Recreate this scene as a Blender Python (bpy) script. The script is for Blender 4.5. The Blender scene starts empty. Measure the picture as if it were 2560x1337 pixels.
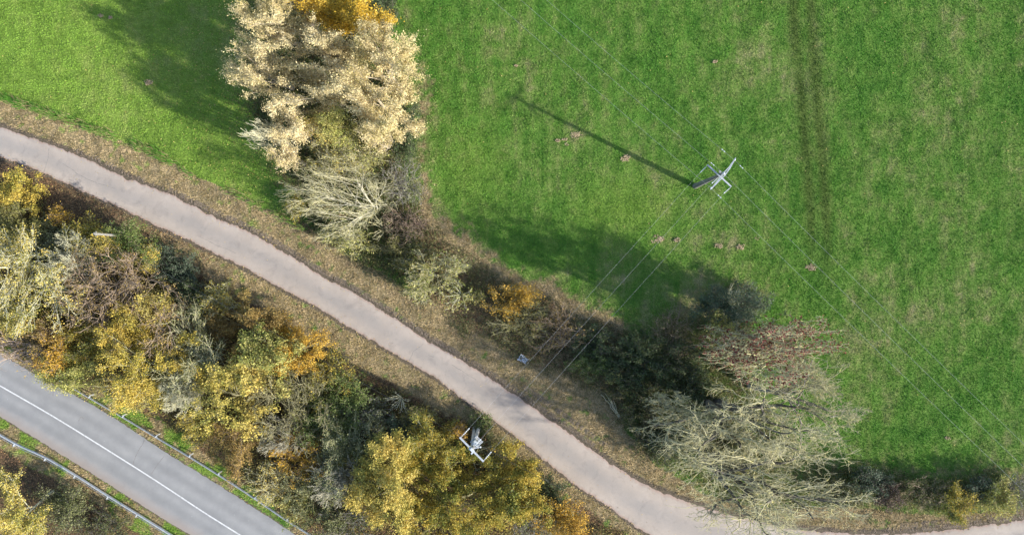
import bpy, math
import numpy as np

R = np.random.default_rng(11)
H, F, CU, CV = 72.0, 1728.0, 1280.0, 668.5      # camera height, focal length in photo pixels, picture centre
S = bpy.context.scene
C = S.collection
SUN_ELEV = 25.0
SUN_AZ = np.array([0.898, -0.442])               # horizontal direction towards the sun


def W(u, v, z=0.0):
    s = (H - z) / F
    return np.array([(u - CU) * s, (CV - v) * s, z])


def pts(lst, z=0.0):
    return np.array([W(u, v, z) for u, v in lst])


def UV(P):
    s = F / (H - P[..., 2])
    return CU + P[..., 0] * s, CV - P[..., 1] * s


# ------------------------------------------------------------------ mesh helpers
def obj(name, geos, mats, parent=None, attrs=None, smooth=False, origin=None):
    """geos: list of (V (n,3), F (m,k), material index)."""
    Vs, loops, starts, mi, off, ls = [], [], [], [], 0, 0
    for V, Fc, m in geos:
        V = np.asarray(V, float).reshape(-1, 3)
        Fc = np.asarray(Fc, np.int64)
        k = Fc.shape[1]
        Vs.append(V)
        loops.append((Fc + off).ravel())
        starts.append(ls + np.arange(len(Fc)) * k)
        mi.append(np.full(len(Fc), m))
        off += len(V)
        ls += Fc.size
    V = np.concatenate(Vs)
    L = np.concatenate(loops)
    st = np.concatenate(starts)
    mi = np.concatenate(mi)
    if origin is not None:
        V = V - np.asarray(origin)[None, :]
    me = bpy.data.meshes.new(name)
    me.vertices.add(len(V))
    me.vertices.foreach_set('co', V.astype(np.float32).ravel())
    me.loops.add(len(L))
    me.loops.foreach_set('vertex_index', L.astype(np.int32))
    me.polygons.add(len(st))
    me.polygons.foreach_set('loop_start', st.astype(np.int32))
    if not isinstance(mats, (list, tuple)):
        mats = [mats]
    for m in mats:
        me.materials.append(m)
    if len(mats) > 1:
        me.polygons.foreach_set('material_index', mi.astype(np.int32))
    me.polygons.foreach_set('use_smooth', np.full(len(st), smooth))
    for an, av in (attrs or {}).items():
        a = me.attributes.new(an, 'FLOAT', 'POINT')
        a.data.foreach_set('value', np.asarray(av, np.float32).ravel())
    me.update(calc_edges=True)
    o = bpy.data.objects.new(name, me)
    C.objects.link(o)
    if parent is not None:
        o.parent = parent
    elif origin is not None:
        o.location = origin
    return o


def tag(o, label=None, cat=None, group=None, kind=None):
    if label:
        o['label'] = label
    if cat:
        o['category'] = cat
    if group:
        o['group'] = group
    if kind:
        o['kind'] = kind
    return o


def empty(name, loc, label, cat, group=None):
    o = bpy.data.objects.new(name, None)
    o.empty_display_size = 0.3
    C.objects.link(o)
    o.location = loc
    return tag(o, label, cat, group)


def norm(a):
    return a / np.maximum(np.linalg.norm(a, axis=-1, keepdims=True), 1e-9)


def tubes(P, rad, k=4, caps=False):
    """P (B,n,3) polylines, rad (B,n) radii -> swept tubes."""
    P = np.asarray(P, float)
    if P.ndim == 2:
        P = P[None]
    rad = np.broadcast_to(np.asarray(rad, float), P.shape[:2])
    B, n, _ = P.shape
    T = np.empty_like(P)
    T[:, 1:-1] = P[:, 2:] - P[:, :-2]
    T[:, 0] = P[:, 1] - P[:, 0]
    T[:, -1] = P[:, -1] - P[:, -2]
    T = norm(T)
    mean = norm(T.mean(axis=1, keepdims=True))
    ref = np.where(np.abs(mean[..., 2:3]) > 0.8, np.array([1.0, 0, 0]), np.array([0, 0, 1.0]))
    A = norm(np.cross(T, np.broadcast_to(ref, T.shape)))
    Bn = np.cross(T, A)
    ang = np.arange(k) * 2 * math.pi / k + math.pi / k
    ring = A[:, :, None, :] * np.cos(ang)[None, None, :, None] + Bn[:, :, None, :] * np.sin(ang)[None, None, :, None]
    V = P[:, :, None, :] + ring * rad[:, :, None, None]
    idx = np.arange(B * n * k).reshape(B, n, k)
    a = idx[:, :-1, :]
    b = np.roll(idx, -1, axis=2)[:, :-1, :]
    c = np.roll(idx, -1, axis=2)[:, 1:, :]
    d = idx[:, 1:, :]
    Fq = np.stack([a, b, c, d], -1).reshape(-1, 4)
    return V.reshape(-1, 3), Fq


def capped(P, rad, k=8):
    """one tube with closed ends, as a list of geos"""
    P = np.asarray(P, float)
    V, Fq = tubes(P, rad, k)
    n = len(P)
    V = np.vstack([V, P[0], P[-1]])
    i0, i1 = len(V) - 2, len(V) - 1
    f = []
    for j in range(k):
        f.append([i0, (j + 1) % k, j])
        f.append([i1, (n - 1) * k + j, (n - 1) * k + (j + 1) % k])
    return [(V, Fq, 0), (V, np.array(f), 0)]


def boxg(c, half, axes=None):
    """box with chamfered feel: centre, half sizes, axes (3 rows)"""
    ax = np.eye(3) if axes is None else np.asarray(axes, float)
    s = np.array([[-1, -1, -1], [1, -1, -1], [1, 1, -1], [-1, 1, -1], [-1, -1, 1], [1, -1, 1], [1, 1, 1], [-1, 1, 1]], float)
    V = np.asarray(c, float) + (s * np.asarray(half)) @ ax
    Fq = np.array([[0, 3, 2, 1], [4, 5, 6, 7], [0, 1, 5, 4], [1, 2, 6, 5], [2, 3, 7, 6], [3, 0, 4, 7]])
    return (V, Fq, 0)


def lathe(c, prof, axis, k=10):
    """profile list of (r, h) turned about axis through c"""
    axis = norm(np.asarray(axis, float))
    P = np.array([np.asarray(c, float) + axis * h for r, h in prof])
    V, Fq = tubes(P, np.array([[r for r, h in prof]]), k)
    return (V, Fq, 0)


def resample(P, step):
    P = np.asarray(P, float)
    d = np.r_[0, np.cumsum(np.linalg.norm(np.diff(P, axis=0), axis=1))]
    # smooth with cubic (Catmull-Rom) then even steps
    t = np.linspace(0, d[-1], max(2, int(d[-1] / step) + 1))
    i = np.clip(np.searchsorted(d, t, side='right') - 1, 0, len(P) - 2)
    f = ((t - d[i]) / np.maximum(d[i + 1] - d[i], 1e-9))[:, None]
    m = np.gradient(P, d, axis=0)
    h = (d[i + 1] - d[i])[:, None]
    h00, h10, h01, h11 = 2 * f**3 - 3 * f**2 + 1, f**3 - 2 * f**2 + f, -2 * f**3 + 3 * f**2, f**3 - f**2
    return h00 * P[i] + h10 * h * m[i] + h01 * P[i + 1] + h11 * h * m[i + 1]


def smoothstep(a, b, x):
    t = np.clip((x - a) / (b - a), 0, 1)
    return t * t * (3 - 2 * t)


def seg_dist(X, Y, poly, closed=True):
    d = np.full(X.shape, 1e9)
    n = len(poly)
    for i in range(n if closed else n - 1):
        ax, ay = poly[i][:2]
        bx, by = poly[(i + 1) % n][:2]
        dx, dy = bx - ax, by - ay
        l2 = dx * dx + dy * dy + 1e-12
        t = np.clip(((X - ax) * dx + (Y - ay) * dy) / l2, 0, 1)
        d = np.minimum(d, (X - ax - t * dx) ** 2 + (Y - ay - t * dy) ** 2)
    return np.sqrt(d)


def sdf(X, Y, poly):
    """signed distance, negative inside"""
    ins = np.zeros(X.shape, bool)
    n = len(poly)
    for i in range(n):
        ax, ay = poly[i][:2]
        bx, by = poly[(i + 1) % n][:2]
        if ay == by:
            continue
        c = (ay > Y) != (by > Y)
        xi = (bx - ax) * (Y - ay) / (by - ay) + ax
        ins ^= c & (X < xi)
    d = seg_dist(X, Y, poly)
    return np.where(ins, -d, d)


def vnoise(X, Y, scale, seed=0, octaves=3):
    """cheap value noise in 0..1"""
    out, amp, tot = 0, 1.0, 0
    for o in range(octaves):
        g = np.random.default_rng(seed * 17 + o).random((257, 257))
        x = X * scale * 2**o + 37.1
        y = Y * scale * 2**o + 91.7
        xi, yi = np.floor(x).astype(int), np.floor(y).astype(int)
        fx, fy = x - xi, y - yi
        fx, fy = fx * fx * (3 - 2 * fx), fy * fy * (3 - 2 * fy)
        a, b = g[xi % 257, yi % 257], g[(xi + 1) % 257, yi % 257]
        c, d = g[xi % 257, (yi + 1) % 257], g[(xi + 1) % 257, (yi + 1) % 257]
        out = out + amp * ((a * (1 - fx) + b * fx) * (1 - fy) + (c * (1 - fx) + d * fx) * fy)
        tot += amp
        amp *= 0.55
    return out / tot


# ------------------------------------------------------------------ materials
class NT:
    def __init__(self, name):
        self.m = bpy.data.materials.new(name)
        self.m.use_nodes = True
        self.t = self.m.node_tree
        self.t.nodes.clear()
        self.out = self.n('ShaderNodeOutputMaterial')

    def n(self, typ, **kw):
        nd = self.t.nodes.new(typ)
        for k, v in kw.items():
            if k.startswith('i_'):
                key = k[2:].replace('_', ' ')
                nd.inputs[key].default_value = v
            else:
                setattr(nd, k, v)
        return nd

    def l(self, a, b):
        self.t.links.new(a, b)

    def noise(self, scale, detail=4, rough=0.6, coord=None, dist=0.0):
        nd = self.n('ShaderNodeTexNoise', i_Scale=scale, i_Detail=detail, i_Roughness=rough, i_Distortion=dist)
        if coord is not None:
            self.l(coord, nd.inputs['Vector'])
        return nd.outputs['Fac']

    def ramp(self, fac, stops, interp='LINEAR'):
        nd = self.n('ShaderNodeValToRGB')
        cr = nd.color_ramp
        cr.interpolation = interp
        while len(cr.elements) > 1:
            cr.elements.remove(cr.elements[0])
        for i, (p, c) in enumerate(stops):
            e = cr.elements[0] if i == 0 else cr.elements.new(p)
            e.position = p
            e.color = (*c, 1) if len(c) == 3 else c
        self.l(fac, nd.inputs[0])
        return nd.outputs[0]

    def math(self, op, a, b=None, clamp=False):
        nd = self.n('ShaderNodeMath', operation=op, use_clamp=clamp)
        for i, x in enumerate((a, b)):
            if x is None:
                continue
            if isinstance(x, (int, float)):
                nd.inputs[i].default_value = x
            else:
                self.l(x, nd.inputs[i])
        return nd.outputs[0]

    def mix(self, fac, a, b, blend='MIX'):
        nd = self.n('ShaderNodeMix', data_type='RGBA', blend_type=blend)
        for i, x in ((0, fac), (6, a), (7, b)):
            if isinstance(x, (int, float)):
                nd.inputs[i].default_value = x
            elif isinstance(x, tuple):
                nd.inputs[i].default_value = (*x, 1)
            else:
                self.l(x, nd.inputs[i])
        return nd.outputs[2]

    def attr(self, name):
        return self.n('ShaderNodeAttribute', attribute_name=name).outputs['Fac']

    def pos(self):
        return self.n('ShaderNodeNewGeometry').outputs['Position']

    def bsdf(self, color, rough=0.8, bump=None, bump_strength=0.3, bump_dist=0.05, metallic=0.0, spec=0.3):
        p = self.n('ShaderNodeBsdfPrincipled', i_Roughness=rough, i_Metallic=metallic)
        p.inputs['Specular IOR Level'].default_value = spec
        if isinstance(color, tuple):
            p.inputs['Base Color'].default_value = (*color, 1)
        else:
            self.l(color, p.inputs['Base Color'])
        if bump is not None:
            b = self.n('ShaderNodeBump', i_Strength=bump_strength, i_Distance=bump_dist)
            self.l(bump, b.inputs['Height'])
            self.l(b.outputs[0], p.inputs['Normal'])
        return p.outputs[0]

    def done(self, shader):
        self.l(shader, self.out.inputs['Surface'])
        return self.m


LEAFK = 0.80


def sc(c, k=LEAFK):
    return tuple(x * k for x in c)


LEAVES = {}


def leaf_mat(name, cols, trans=0.3):
    if name in LEAVES:
        return LEAVES[name]
    t = NT('leaf_' + name)
    n = len(cols)
    col = t.ramp(t.attr('rnd'), [((i + 0.5) / n, sc(c)) for i, c in enumerate(cols)])
    p = t.bsdf(col, rough=0.55, spec=0.25)
    tr = t.n('ShaderNodeBsdfTranslucent')
    t.l(col, tr.inputs[0])
    mx = t.n('ShaderNodeMixShader', i_Fac=trans)
    t.l(p, mx.inputs[1])
    t.l(tr.outputs[0], mx.inputs[2])
    LEAVES[name] = t.done(mx.outputs[0])
    return LEAVES[name]


PAL = {
    'cream': [(.32, .26, .08), (.54, .45, .17), (.86, .72, .40), (.75, .61, .31), (.96, .86, .58)],
    'amber': [(.26, .19, .03), (.55, .36, .04), (.78, .50, .05), (.86, .62, .12), (.66, .42, .05)],
    'yellow': [(.20, .22, .05), (.38, .34, .06), (.62, .48, .09), (.70, .52, .11), (.50, .34, .05)],
    'lemon': [(.20, .22, .06), (.38, .37, .09), (.62, .50, .11), (.74, .60, .18), (.66, .44, .08)],
    'ygreen': [(.13, .18, .04), (.28, .31, .07), (.46, .44, .12), (.58, .52, .18), (.55, .36, .07)],
    'gold': [(.11, .15, .035), (.22, .25, .05), (.40, .34, .06), (.56, .39, .06), (.26, .28, .06)],
    'orange': [(.24, .18, .04), (.46, .28, .04), (.64, .38, .05), (.70, .46, .08), (.48, .32, .06)],
    'rust': [(.16, .12, .04), (.30, .20, .06), (.42, .28, .09), (.37, .28, .09), (.25, .22, .06)],
    'green': [(.05, .08, .02), (.09, .14, .03), (.15, .21, .05), (.22, .27, .08), (.12, .17, .04)],
    'dark': [(.04, .065, .022), (.075, .115, .04), (.12, .165, .065), (.09, .115, .05), (.19, .21, .09)],
    'bluegreen': [(.03, .055, .03), (.06, .095, .05), (.10, .14, .08), (.16, .20, .13), (.07, .11, .05)],
    'olive': [(.085, .10, .028), (.16, .17, .045), (.24, .23, .065), (.33, .29, .10), (.19, .21, .055)],
    'greyolive': [(.08, .09, .035), (.15, .17, .06), (.22, .23, .09), (.36, .37, .20), (.18, .20, .06)],
    'seed': [(.09, .02, .018), (.14, .03, .028), (.20, .05, .042), (.25, .09, .06), (.15, .035, .03)],
    'bramble': [(.09, .07, .04), (.085, .125, .035), (.16, .17, .06), (.20, .16, .085), (.13, .21, .05)],
    'thicket': [(.08, .075, .035), (.13, .16, .045), (.22, .22, .065), (.34, .29, .09), (.46, .34, .07), (.19, .22, .06)],
    'purple': [(.05, .03, .035), (.09, .05, .05), (.12, .08, .07), (.10, .09, .05), (.16, .10, .08)],
}
for k_, v_ in PAL.items():
    leaf_mat(k_, v_)


def bark_mat(name, c1, c2, c3, scale=6):
    t = NT('bark_' + name)
    n1 = t.noise(scale, 5, 0.65, t.pos())
    col = t.ramp(n1, [(0.3, c1), (0.5, c2), (0.68, c3)])
    return t.done(t.bsdf(col, 0.85, t.noise(scale * 5, 4, 0.7, t.pos()), 0.4, 0.02))


BARK = {
    'tan': bark_mat('tan', (.24, .22, .16), (.39, .365, .275), (.47, .44, .32), 4),
    'lichen': bark_mat('lichen', (.22, .205, .14), (.39, .365, .225), (.50, .445, .16), 3),
    'palelichen': bark_mat('palelichen', (.34, .33, .25), (.50, .48, .34), (.56, .52, .27), 3),
    'grey': bark_mat('grey', (.12, .11, .10), (.22, .20, .18), (.30, .28, .25), 4),
    'brown': bark_mat('brown', (.16, .11, .075), (.27, .20, .14), (.36, .28, .20), 4),
    'pinkish': bark_mat('pinkish', (.25, .19, .15), (.36, .28, .23), (.44, .36, .29), 4),
    'dark': bark_mat('dark', (.06, .054, .045), (.10, .09, .075), (.16, .145, .11), 3),
    'olive': bark_mat('olive', (.13, .115, .065), (.22, .20, .11), (.30, .28, .16), 3),
    'cream': bark_mat('cream', (.20, .17, .12), (.32, .27, .20), (.42, .37, .29), 3),
}


# ------------------------------------------------------------------ plants
def grow(P, rad, n, ratio, ang, up, wig, tmin, seg, rr, g, lenvar=0.35):
    B, m, _ = P.shape
    Lp = np.linalg.norm(np.diff(P, axis=1), axis=2).sum(1)
    t = tmin + (1 - tmin) * (np.arange(n)[None, :] + g.random((B, n))) / n
    x = np.clip(t, 0, 0.999) * (m - 1)
    i = x.astype(int)
    f = (x - i)[..., None]
    bi = np.arange(B)[:, None]
    p0 = P[bi, i] * (1 - f) + P[bi, i + 1] * f
    tan = norm(P[bi, i + 1] - P[bi, i])
    r0 = (rad[bi, i] * (1 - f[..., 0]) + rad[bi, i + 1] * f[..., 0])
    rv = g.normal(size=tan.shape)
    perp = norm(rv - (rv * tan).sum(-1, keepdims=True) * tan)
    a = np.radians(ang) * (1 + 0.3 * g.normal(size=(B, n, 1)))
    d = np.cos(a) * tan + np.sin(a) * perp
    d[..., 2] += up
    d = norm(d)
    L = Lp[:, None] * ratio * (1.15 - 0.55 * t) * (1 + lenvar * g.uniform(-1, 1, (B, n)))
    p0, d, L, r0 = p0.reshape(-1, 3), d.reshape(-1, 3), L.ravel(), r0.ravel()
    N = len(L)
    Q = np.empty((N, seg + 1, 3))
    Q[:, 0] = p0
    dd = d
    for s in range(seg):
        dd = norm(dd + wig * g.normal(size=(N, 3)) + np.array([0, 0, up * 0.25]))
        Q[:, s + 1] = Q[:, s] + dd * (L / seg)[:, None]
    rb = np.minimum(r0 * 0.85, r0 * rr + 0.002)
    rq = rb[:, None] * np.linspace(1, 0.35, seg + 1)[None, :]
    return Q, rq


STY = {  # stems, stem length, stem spread, then levels (n, ratio, angle, up, wiggle, tmin, seg, radius ratio)
    'tree': dict(st=1, sl=0.62, sp=0.06, lev=[(11, .62, 55, .15, .16, .25, 5, .5), (7, .50, 45, .12, .18, .2, 4, .55), (5, .50, 42, .1, .2, .15, 3, .6)]),
    'poplar': dict(st=2, sl=0.72, sp=0.10, lev=[(10, .50, 42, .32, .10, .22, 5, .42), (6, .46, 34, .28, .12, .25, 4, .55), (6, .5, 26, .22, .14, .15, 3, .6)]),
    'bush': dict(st=9, sl=0.75, sp=0.55, lev=[(8, .5, 45, .15, .2, .2, 4, .6), (6, .5, 45, .1, .22, .15, 3, .65)]),
    'bigbare': dict(st=2, sl=0.55, sp=0.22, lev=[(7, .95, 50, .12, .20, .4, 8, .6), (8, .52, 46, .08, .24, .3, 7, .58), (6, .55, 42, .05, .26, .25, 6, .55), (5, .58, 38, .03, .28, .2, 5, .42)]),
    'fan': dict(st=4, sl=0.5, sp=0.5, lev=[(12, .95, 40, .15, .09, .2, 8, .5), (9, .46, 33, .1, .11, .2, 6, .55), (7, .48, 30, .06, .14, .15, 5, .6)]),
    'bare': dict(st=3, sl=0.6, sp=0.3, lev=[(11, .72, 45, .18, .14, .15, 6, .5), (8, .48, 38, .12, .16, .15, 5, .55), (6, .5, 35, .08, .18, .15, 4, .6)]),
    'barebush': dict(st=11, sl=0.8, sp=0.5, lev=[(7, .55, 38, .12, .14, .2, 5, .6), (6, .5, 36, .08, .18, .15, 4, .65)]),
    'star': dict(st=14, sl=0.9, sp=1.0, lev=[(4, .4, 35, .1, .14, .3, 4, .6)]),
}
PLANTS = 0


def plant(name, cat, label, u, v, rx, ry, h, style, leaf=None, dens=2.6, bark='grey', base=None,
          group=None, ls=0.118, scat=None, streak=0.0, trunk_r=None, bark2=None, twig=0.016, light=None):
    global PLANTS
    PLANTS += 1
    g = np.random.default_rng(1000 + PLANTS * 7)
    y = STY[style]
    wild = 1.45
    if group and group.startswith('trees and bushes between'):
        rx, ry = rx * 1.1, ry * 1.1
    st = y['st']
    n = 7
    # stems
    az = g.random() * 6.283 + np.arange(st) * 6.283 / st + g.normal(size=st) * 0.3
    spread = y['sp'] * (0.4 + 0.8 * g.random(st)) if st > 1 else np.array([y['sp']])
    d = norm(np.stack([np.cos(az) * spread, np.sin(az) * spread, np.ones(st)], 1))
    P = np.zeros((st, n, 3))
    P[:, 0, :2] = 0.02 * h * np.stack([np.cos(az), np.sin(az)], 1) * (st > 1)
    for s in range(n - 1):
        d = norm(d + 0.07 * g.normal(size=d.shape) * np.array([1, 1, .3]))
        P[:, s + 1] = P[:, s] + d * (y['sl'] * h / (n - 1)) * (0.8 + 0.4 * g.random((st, 1)))
    r0 = trunk_r or ((0.021 * h + 0.03) if st < 4 else 0.012 * h + 0.015)
    rad = r0 * np.linspace(1, 0.45 if style in ('bigbare', 'bare', 'fan') else 0.15, n)[None, :] * np.ones((st, 1))
    lv = [(P, rad)]
    for L in y['lev']:
        lv.append(grow(*lv[-1], *L, g))
    lv = [[a.copy(), b] for a, b in lv]
    scat = scat if scat is not None else (0.13 + 0.009 * h)
    # fit height, then breadth and centre as seen from above
    zt = np.percentile(lv[-1][0][:, -1, 2], 98.5)
    for a in lv:
        a[0][..., 2] *= h / zt
        a[0][..., 2] = np.maximum(a[0][..., 2], 0.02)
    off = np.zeros(2)
    shear = np.zeros(2)
    if base is not None:
        off = W(*base)[:2]
    else:
        off = W(u, v, 0.6 * h)[:2]
    sx = np.array([1.0, 1.0])
    T0 = lv[-1][0][:, 1:].reshape(-1, 3)
    for it in range(7):
        T = np.empty_like(T0)
        T[:, :2] = T0[:, :2] * sx + off + shear * T0[:, 2:3]
        T[:, 2] = T0[:, 2]
        uu, vv = UV(T)
        lo = np.array([np.percentile(uu, 4), np.percentile(vv, 4)])
        hi = np.array([np.percentile(uu, 96), np.percentile(vv, 96)])
        want = np.array([rx, ry]) - (scat * 0.6 * 24 if leaf else 0)
        k = np.clip(np.maximum(want, 5) / np.maximum((hi - lo) / 2, 1), 0.5, 2.0)
        sx = np.clip(sx * k, 0.15, 6)
        zc = T0[:, 2].mean()
        dlt = (np.array([u, v]) - (hi + lo) / 2) * (H - zc) / F * np.array([1, -1])
        if base is None:
            off = off + dlt
        else:
            shear = shear + dlt / zc
    for a in lv:
        Q = a[0]
        Q[..., :2] = Q[..., :2] * sx + off + shear * Q[..., 2:3]
    # shoots that stray far outside the crown are dropped with all they carry
    kept = [np.ones(st, bool)]
    for li in range(1, len(lv)):
        tu, tv = UV(lv[li][0][:, -1])
        wl = 1.12 if li == 1 and style == 'bigbare' else wild
        inn = ((tu - u) / (wl * rx)) ** 2 + ((tv - v) / (wl * ry)) ** 2 < 1
        kept.append(np.repeat(kept[-1], y['lev'][li - 1][0]) & inn)
    if len(lv) > 2:
        kept[1] &= kept[2].reshape(len(kept[1]), -1).sum(1) >= max(2, y['lev'][1][0] // 3)
        kept[2] &= np.repeat(kept[1], y['lev'][1][0])
        for li in range(3, len(lv)):
            kept[li] &= np.repeat(kept[li - 1], y['lev'][li - 1][0])
    for li in range(1, len(lv)):
        if kept[1].sum() > 3 and kept[-1].sum() > 3:
            lv[li][0], lv[li][1] = lv[li][0][kept[li]], lv[li][1][kept[li]]
    loc = np.array([off[0], off[1], 0.0])
    root = empty(name, loc, label, cat, group)
    nwood = 2 if style in ('tree', 'poplar', 'bigbare', 'bare', 'fan') else 1
    k = [8, 6, 4, 3, 3]
    gz = []
    for li in range(nwood):
        V, Fq = tubes(lv[li][0], lv[li][1], k[li])
        gz.append((V, Fq, 0))
    obj('trunk' if nwood == 2 else 'stem', gz, BARK[bark2 or bark], root, smooth=True, origin=loc)
    gz = []
    for li in range(nwood, len(lv)):
        V, Fq = tubes(lv[li][0], np.maximum(lv[li][1], twig * np.linspace(1, .55, lv[li][1].shape[1])), k[li])
        gz.append((V, Fq, 0))
    bare = leaf is None or dens < 0.9
    obj('twigs' if bare else 'branches', gz, BARK[bark], root, smooth=True, origin=loc)
    if leaf:
        area = math.pi * rx * ry * ((H - 0.6 * h) / F) ** 2
        N = int(dens * area / (ls * ls * 0.32))
        V, Fq, rnd = leaves(lv[-1][0], N, g, scat, ls, streak)
        nm = 'crown' if style in ('tree', 'poplar', 'bigbare', 'bare', 'fan') else 'foliage'
        o = obj(nm, [(V, Fq, 0)], LEAVES[leaf], root, attrs={'rnd': rnd}, origin=loc)
        if leaf == 'seed':
            o.name = 'seed_clusters'
    return root


def leaves(P, N, g, scat, ls, streak=0.0, up=0.35):
    B, m, _ = P.shape
    w = np.linalg.norm(np.diff(P, axis=1), axis=2).sum(1)
    cl = g.random(B)
    w = w * np.where(cl < 0.18, 0.25, 1.0)                       # some sparse sprays, some full
    b = g.choice(B, N, p=w / w.sum())
    x = np.clip(0.15 + 0.85 * g.random(N) ** 0.8, 0, 0.999) * (m - 1)
    i = x.astype(int)
    f = (x - i)[:, None]
    c = P[b, i] * (1 - f) + P[b, i + 1] * f
    tan = norm(P[b, i + 1] - P[b, i])
    c = c + g.normal(size=(N, 3)) * scat * np.array([1, 1, .7]) * (1 - 0.5 * min(streak, 1))
    if streak:
        c = c + tan * g.normal(size=(N, 1)) * scat * streak * 1.6
    c[:, 2] = np.maximum(c[:, 2], 0.05)
    ctr = P.reshape(-1, 3).mean(0)
    outw = norm(c - ctr)
    nrm = norm(g.normal(size=(N, 3)) + np.array([0, 0, up]) + outw * 0.5)
    if streak:
        lo = norm(tan + 0.5 * g.normal(size=(N, 3)))
        lo = norm(lo - (lo * nrm).sum(1, keepdims=True) * nrm)
    else:
        rv = g.normal(size=(N, 3))
        lo = norm(rv - (rv * nrm).sum(1, keepdims=True) * nrm)
    wd = np.cross(nrm, lo)
    s = ls * np.clip(np.exp(g.normal(-.05, .38, N)), .4, 2.0)[:, None]
    bend = nrm * s * 0.12
    V = np.stack([c - lo * s * .5 - bend, c + wd * s * .34, c + lo * s * .5 - bend, c - wd * s * .34], 1).reshape(-1, 3)
    Fq = np.arange(N * 4).reshape(N, 4)
    # colour varies spray by spray and leaf by leaf
    hue = vnoise(c[:, 0], c[:, 1], 0.45, 5, 2)
    rnd = np.clip(0.38 * cl[b] + 0.52 * hue + 0.34 * g.random(N) - 0.12, 0, 1)
    return V, Fq, np.repeat(rnd, 4)


# ------------------------------------------------------------------ layout (traced on the ground)
LANE_N = [(-450, 165), (-200, 247), (0, 318), (138, 367), (220, 400), (314, 445), (431, 490), (520, 535), (619, 579), (700, 624), (822, 700), (860, 719), (950, 773), (1053, 841), (1156, 903), (1218, 941), (1284, 985), (1349, 1031), (1421, 1081), (1486, 1129), (1550, 1173), (1628, 1218), (1696, 1245), (1795, 1279), (1893, 1302), (2006, 1323), (2131, 1334), (2219, 1335), (2350, 1326), (2437, 1316), (2560, 1299), (2760, 1268), (3010, 1225)]
LANE_S = [(-450, 235), (-200, 318), (0, 392), (84, 423), (135, 445), (224, 485), (323, 530), (431, 582), (538, 633), (628, 678), (700, 718), (774, 757), (860, 810), (950, 862), (1024, 907), (1094, 948), (1143, 988), (1208, 1031), (1274, 1080), (1329, 1122), (1388, 1171), (1454, 1222), (1519, 1263), (1584, 1312), (1628, 1337), (1740, 1385), (1890, 1412), (2010, 1424), (2131, 1428), (2219, 1427), (2350, 1416), (2440, 1404), (2560, 1386), (2760, 1352), (3010, 1308)]
ROAD_N = [(-450, 640), (-200, 775), (0, 884), (82, 931), (164, 976), (239, 1017), (308, 1059), (362, 1095), (427, 1138), (496, 1181), (561, 1221), (632, 1266), (701, 1311), (735, 1333), (900, 1440), (1150, 1605)]
ROAD_S = [(-450, 780), (-200, 925), (0, 1041), (68, 1082), (154, 1136), (239, 1188), (291, 1222), (376, 1276), (438, 1314), (479, 1339), (640, 1442), (890, 1605)]
CLINE = [(-450, 703), (-200, 848), (0, 963), (137, 1042), (273, 1126), (410, 1213), (513, 1281), (607, 1340), (760, 1440), (1010, 1605)]
VERGE_B = [(-450, 60), (-200, 165), (0, 243), (113, 281), (272, 339), (377, 377), (490, 438), (586, 482), (670, 520), (735, 556)]
HEDGE_LO = [(735, 556), (850, 645), (960, 705), (1060, 775), (1160, 840), (1260, 885), (1330, 925), (1480, 985), (1560, 1070), (1640, 1160), (1760, 1232), (1900, 1272), (2100, 1262), (2350, 1288), (2560, 1268), (3010, 1195)]
HEDGE_UP = [(600, -250), (615, 200), (660, 330), (710, 420), (735, 520)]
HEDGE_HI = [(3010, 1110), (2560, 1175), (2300, 1195), (2160, 1178), (2030, 1150), (1960, 1080), (1900, 990), (1850, 900), (1870, 810), (1900, 725), (1760, 715), (1690, 790), (1640, 835), (1560, 820), (1440, 780), (1380, 740), (1250, 700), (1150, 610), (1065, 540), (1038, 440), (1036, 200), (985, 60), (990, -250)]
BELT_HI = [(-450, 225), (-200, 345), (0, 437), (90, 480), (180, 545), (260, 580), (400, 615), (480, 680), (560, 735), (640, 770), (740, 840), (850, 905), (960, 950), (1100, 1035), (1190, 1065), (1280, 1155), (1380, 1225), (1480, 1285), (1580, 1345), (1760, 1440), (1900, 1605)]
BELT_LO = [(1300, 1605), (1000, 1445), (790, 1337), (760, 1320), (680, 1258), (620, 1210), (560, 1160), (480, 1105), (400, 1050), (300, 1008), (240, 950), (170, 952), (100, 915), (0, 862), (-200, 750), (-450, 610)]
SOIL_HI = [(-450, 870), (-200, 1010), (0, 1125), (70, 1165), (180, 1225), (260, 1275), (350, 1337), (520, 1445), (760, 1605)]

gx = lambda l: [tuple(W(u, v)[:2]) for u, v in l]
LN, LS_, RN, RS = (resample(pts(l), 0.3) for l in (LANE_N, LANE_S, ROAD_N, ROAD_S))
P_LANE = [p[:2] for p in pts(LANE_N)] + [p[:2] for p in pts(LANE_S)][::-1]
P_ROAD = [p[:2] for p in pts(ROAD_N)] + [p[:2] for p in pts(ROAD_S)][::-1]
P_HEDGE = gx(HEDGE_UP + HEDGE_LO + HEDGE_HI)
P_VERGE_N = gx(VERGE_B + HEDGE_LO + LANE_N[::-1])
P_VERGE_S = gx(LANE_S + BELT_HI[::-1])
P_BELT = gx(BELT_HI + BELT_LO)
P_SIDE_N = gx(BELT_LO[::-1] + ROAD_N[::-1])
P_SOIL = gx(SOIL_HI + [(-450, 1605)])
P_SIDE_S = gx(ROAD_S + SOIL_HI[::-1])


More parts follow.
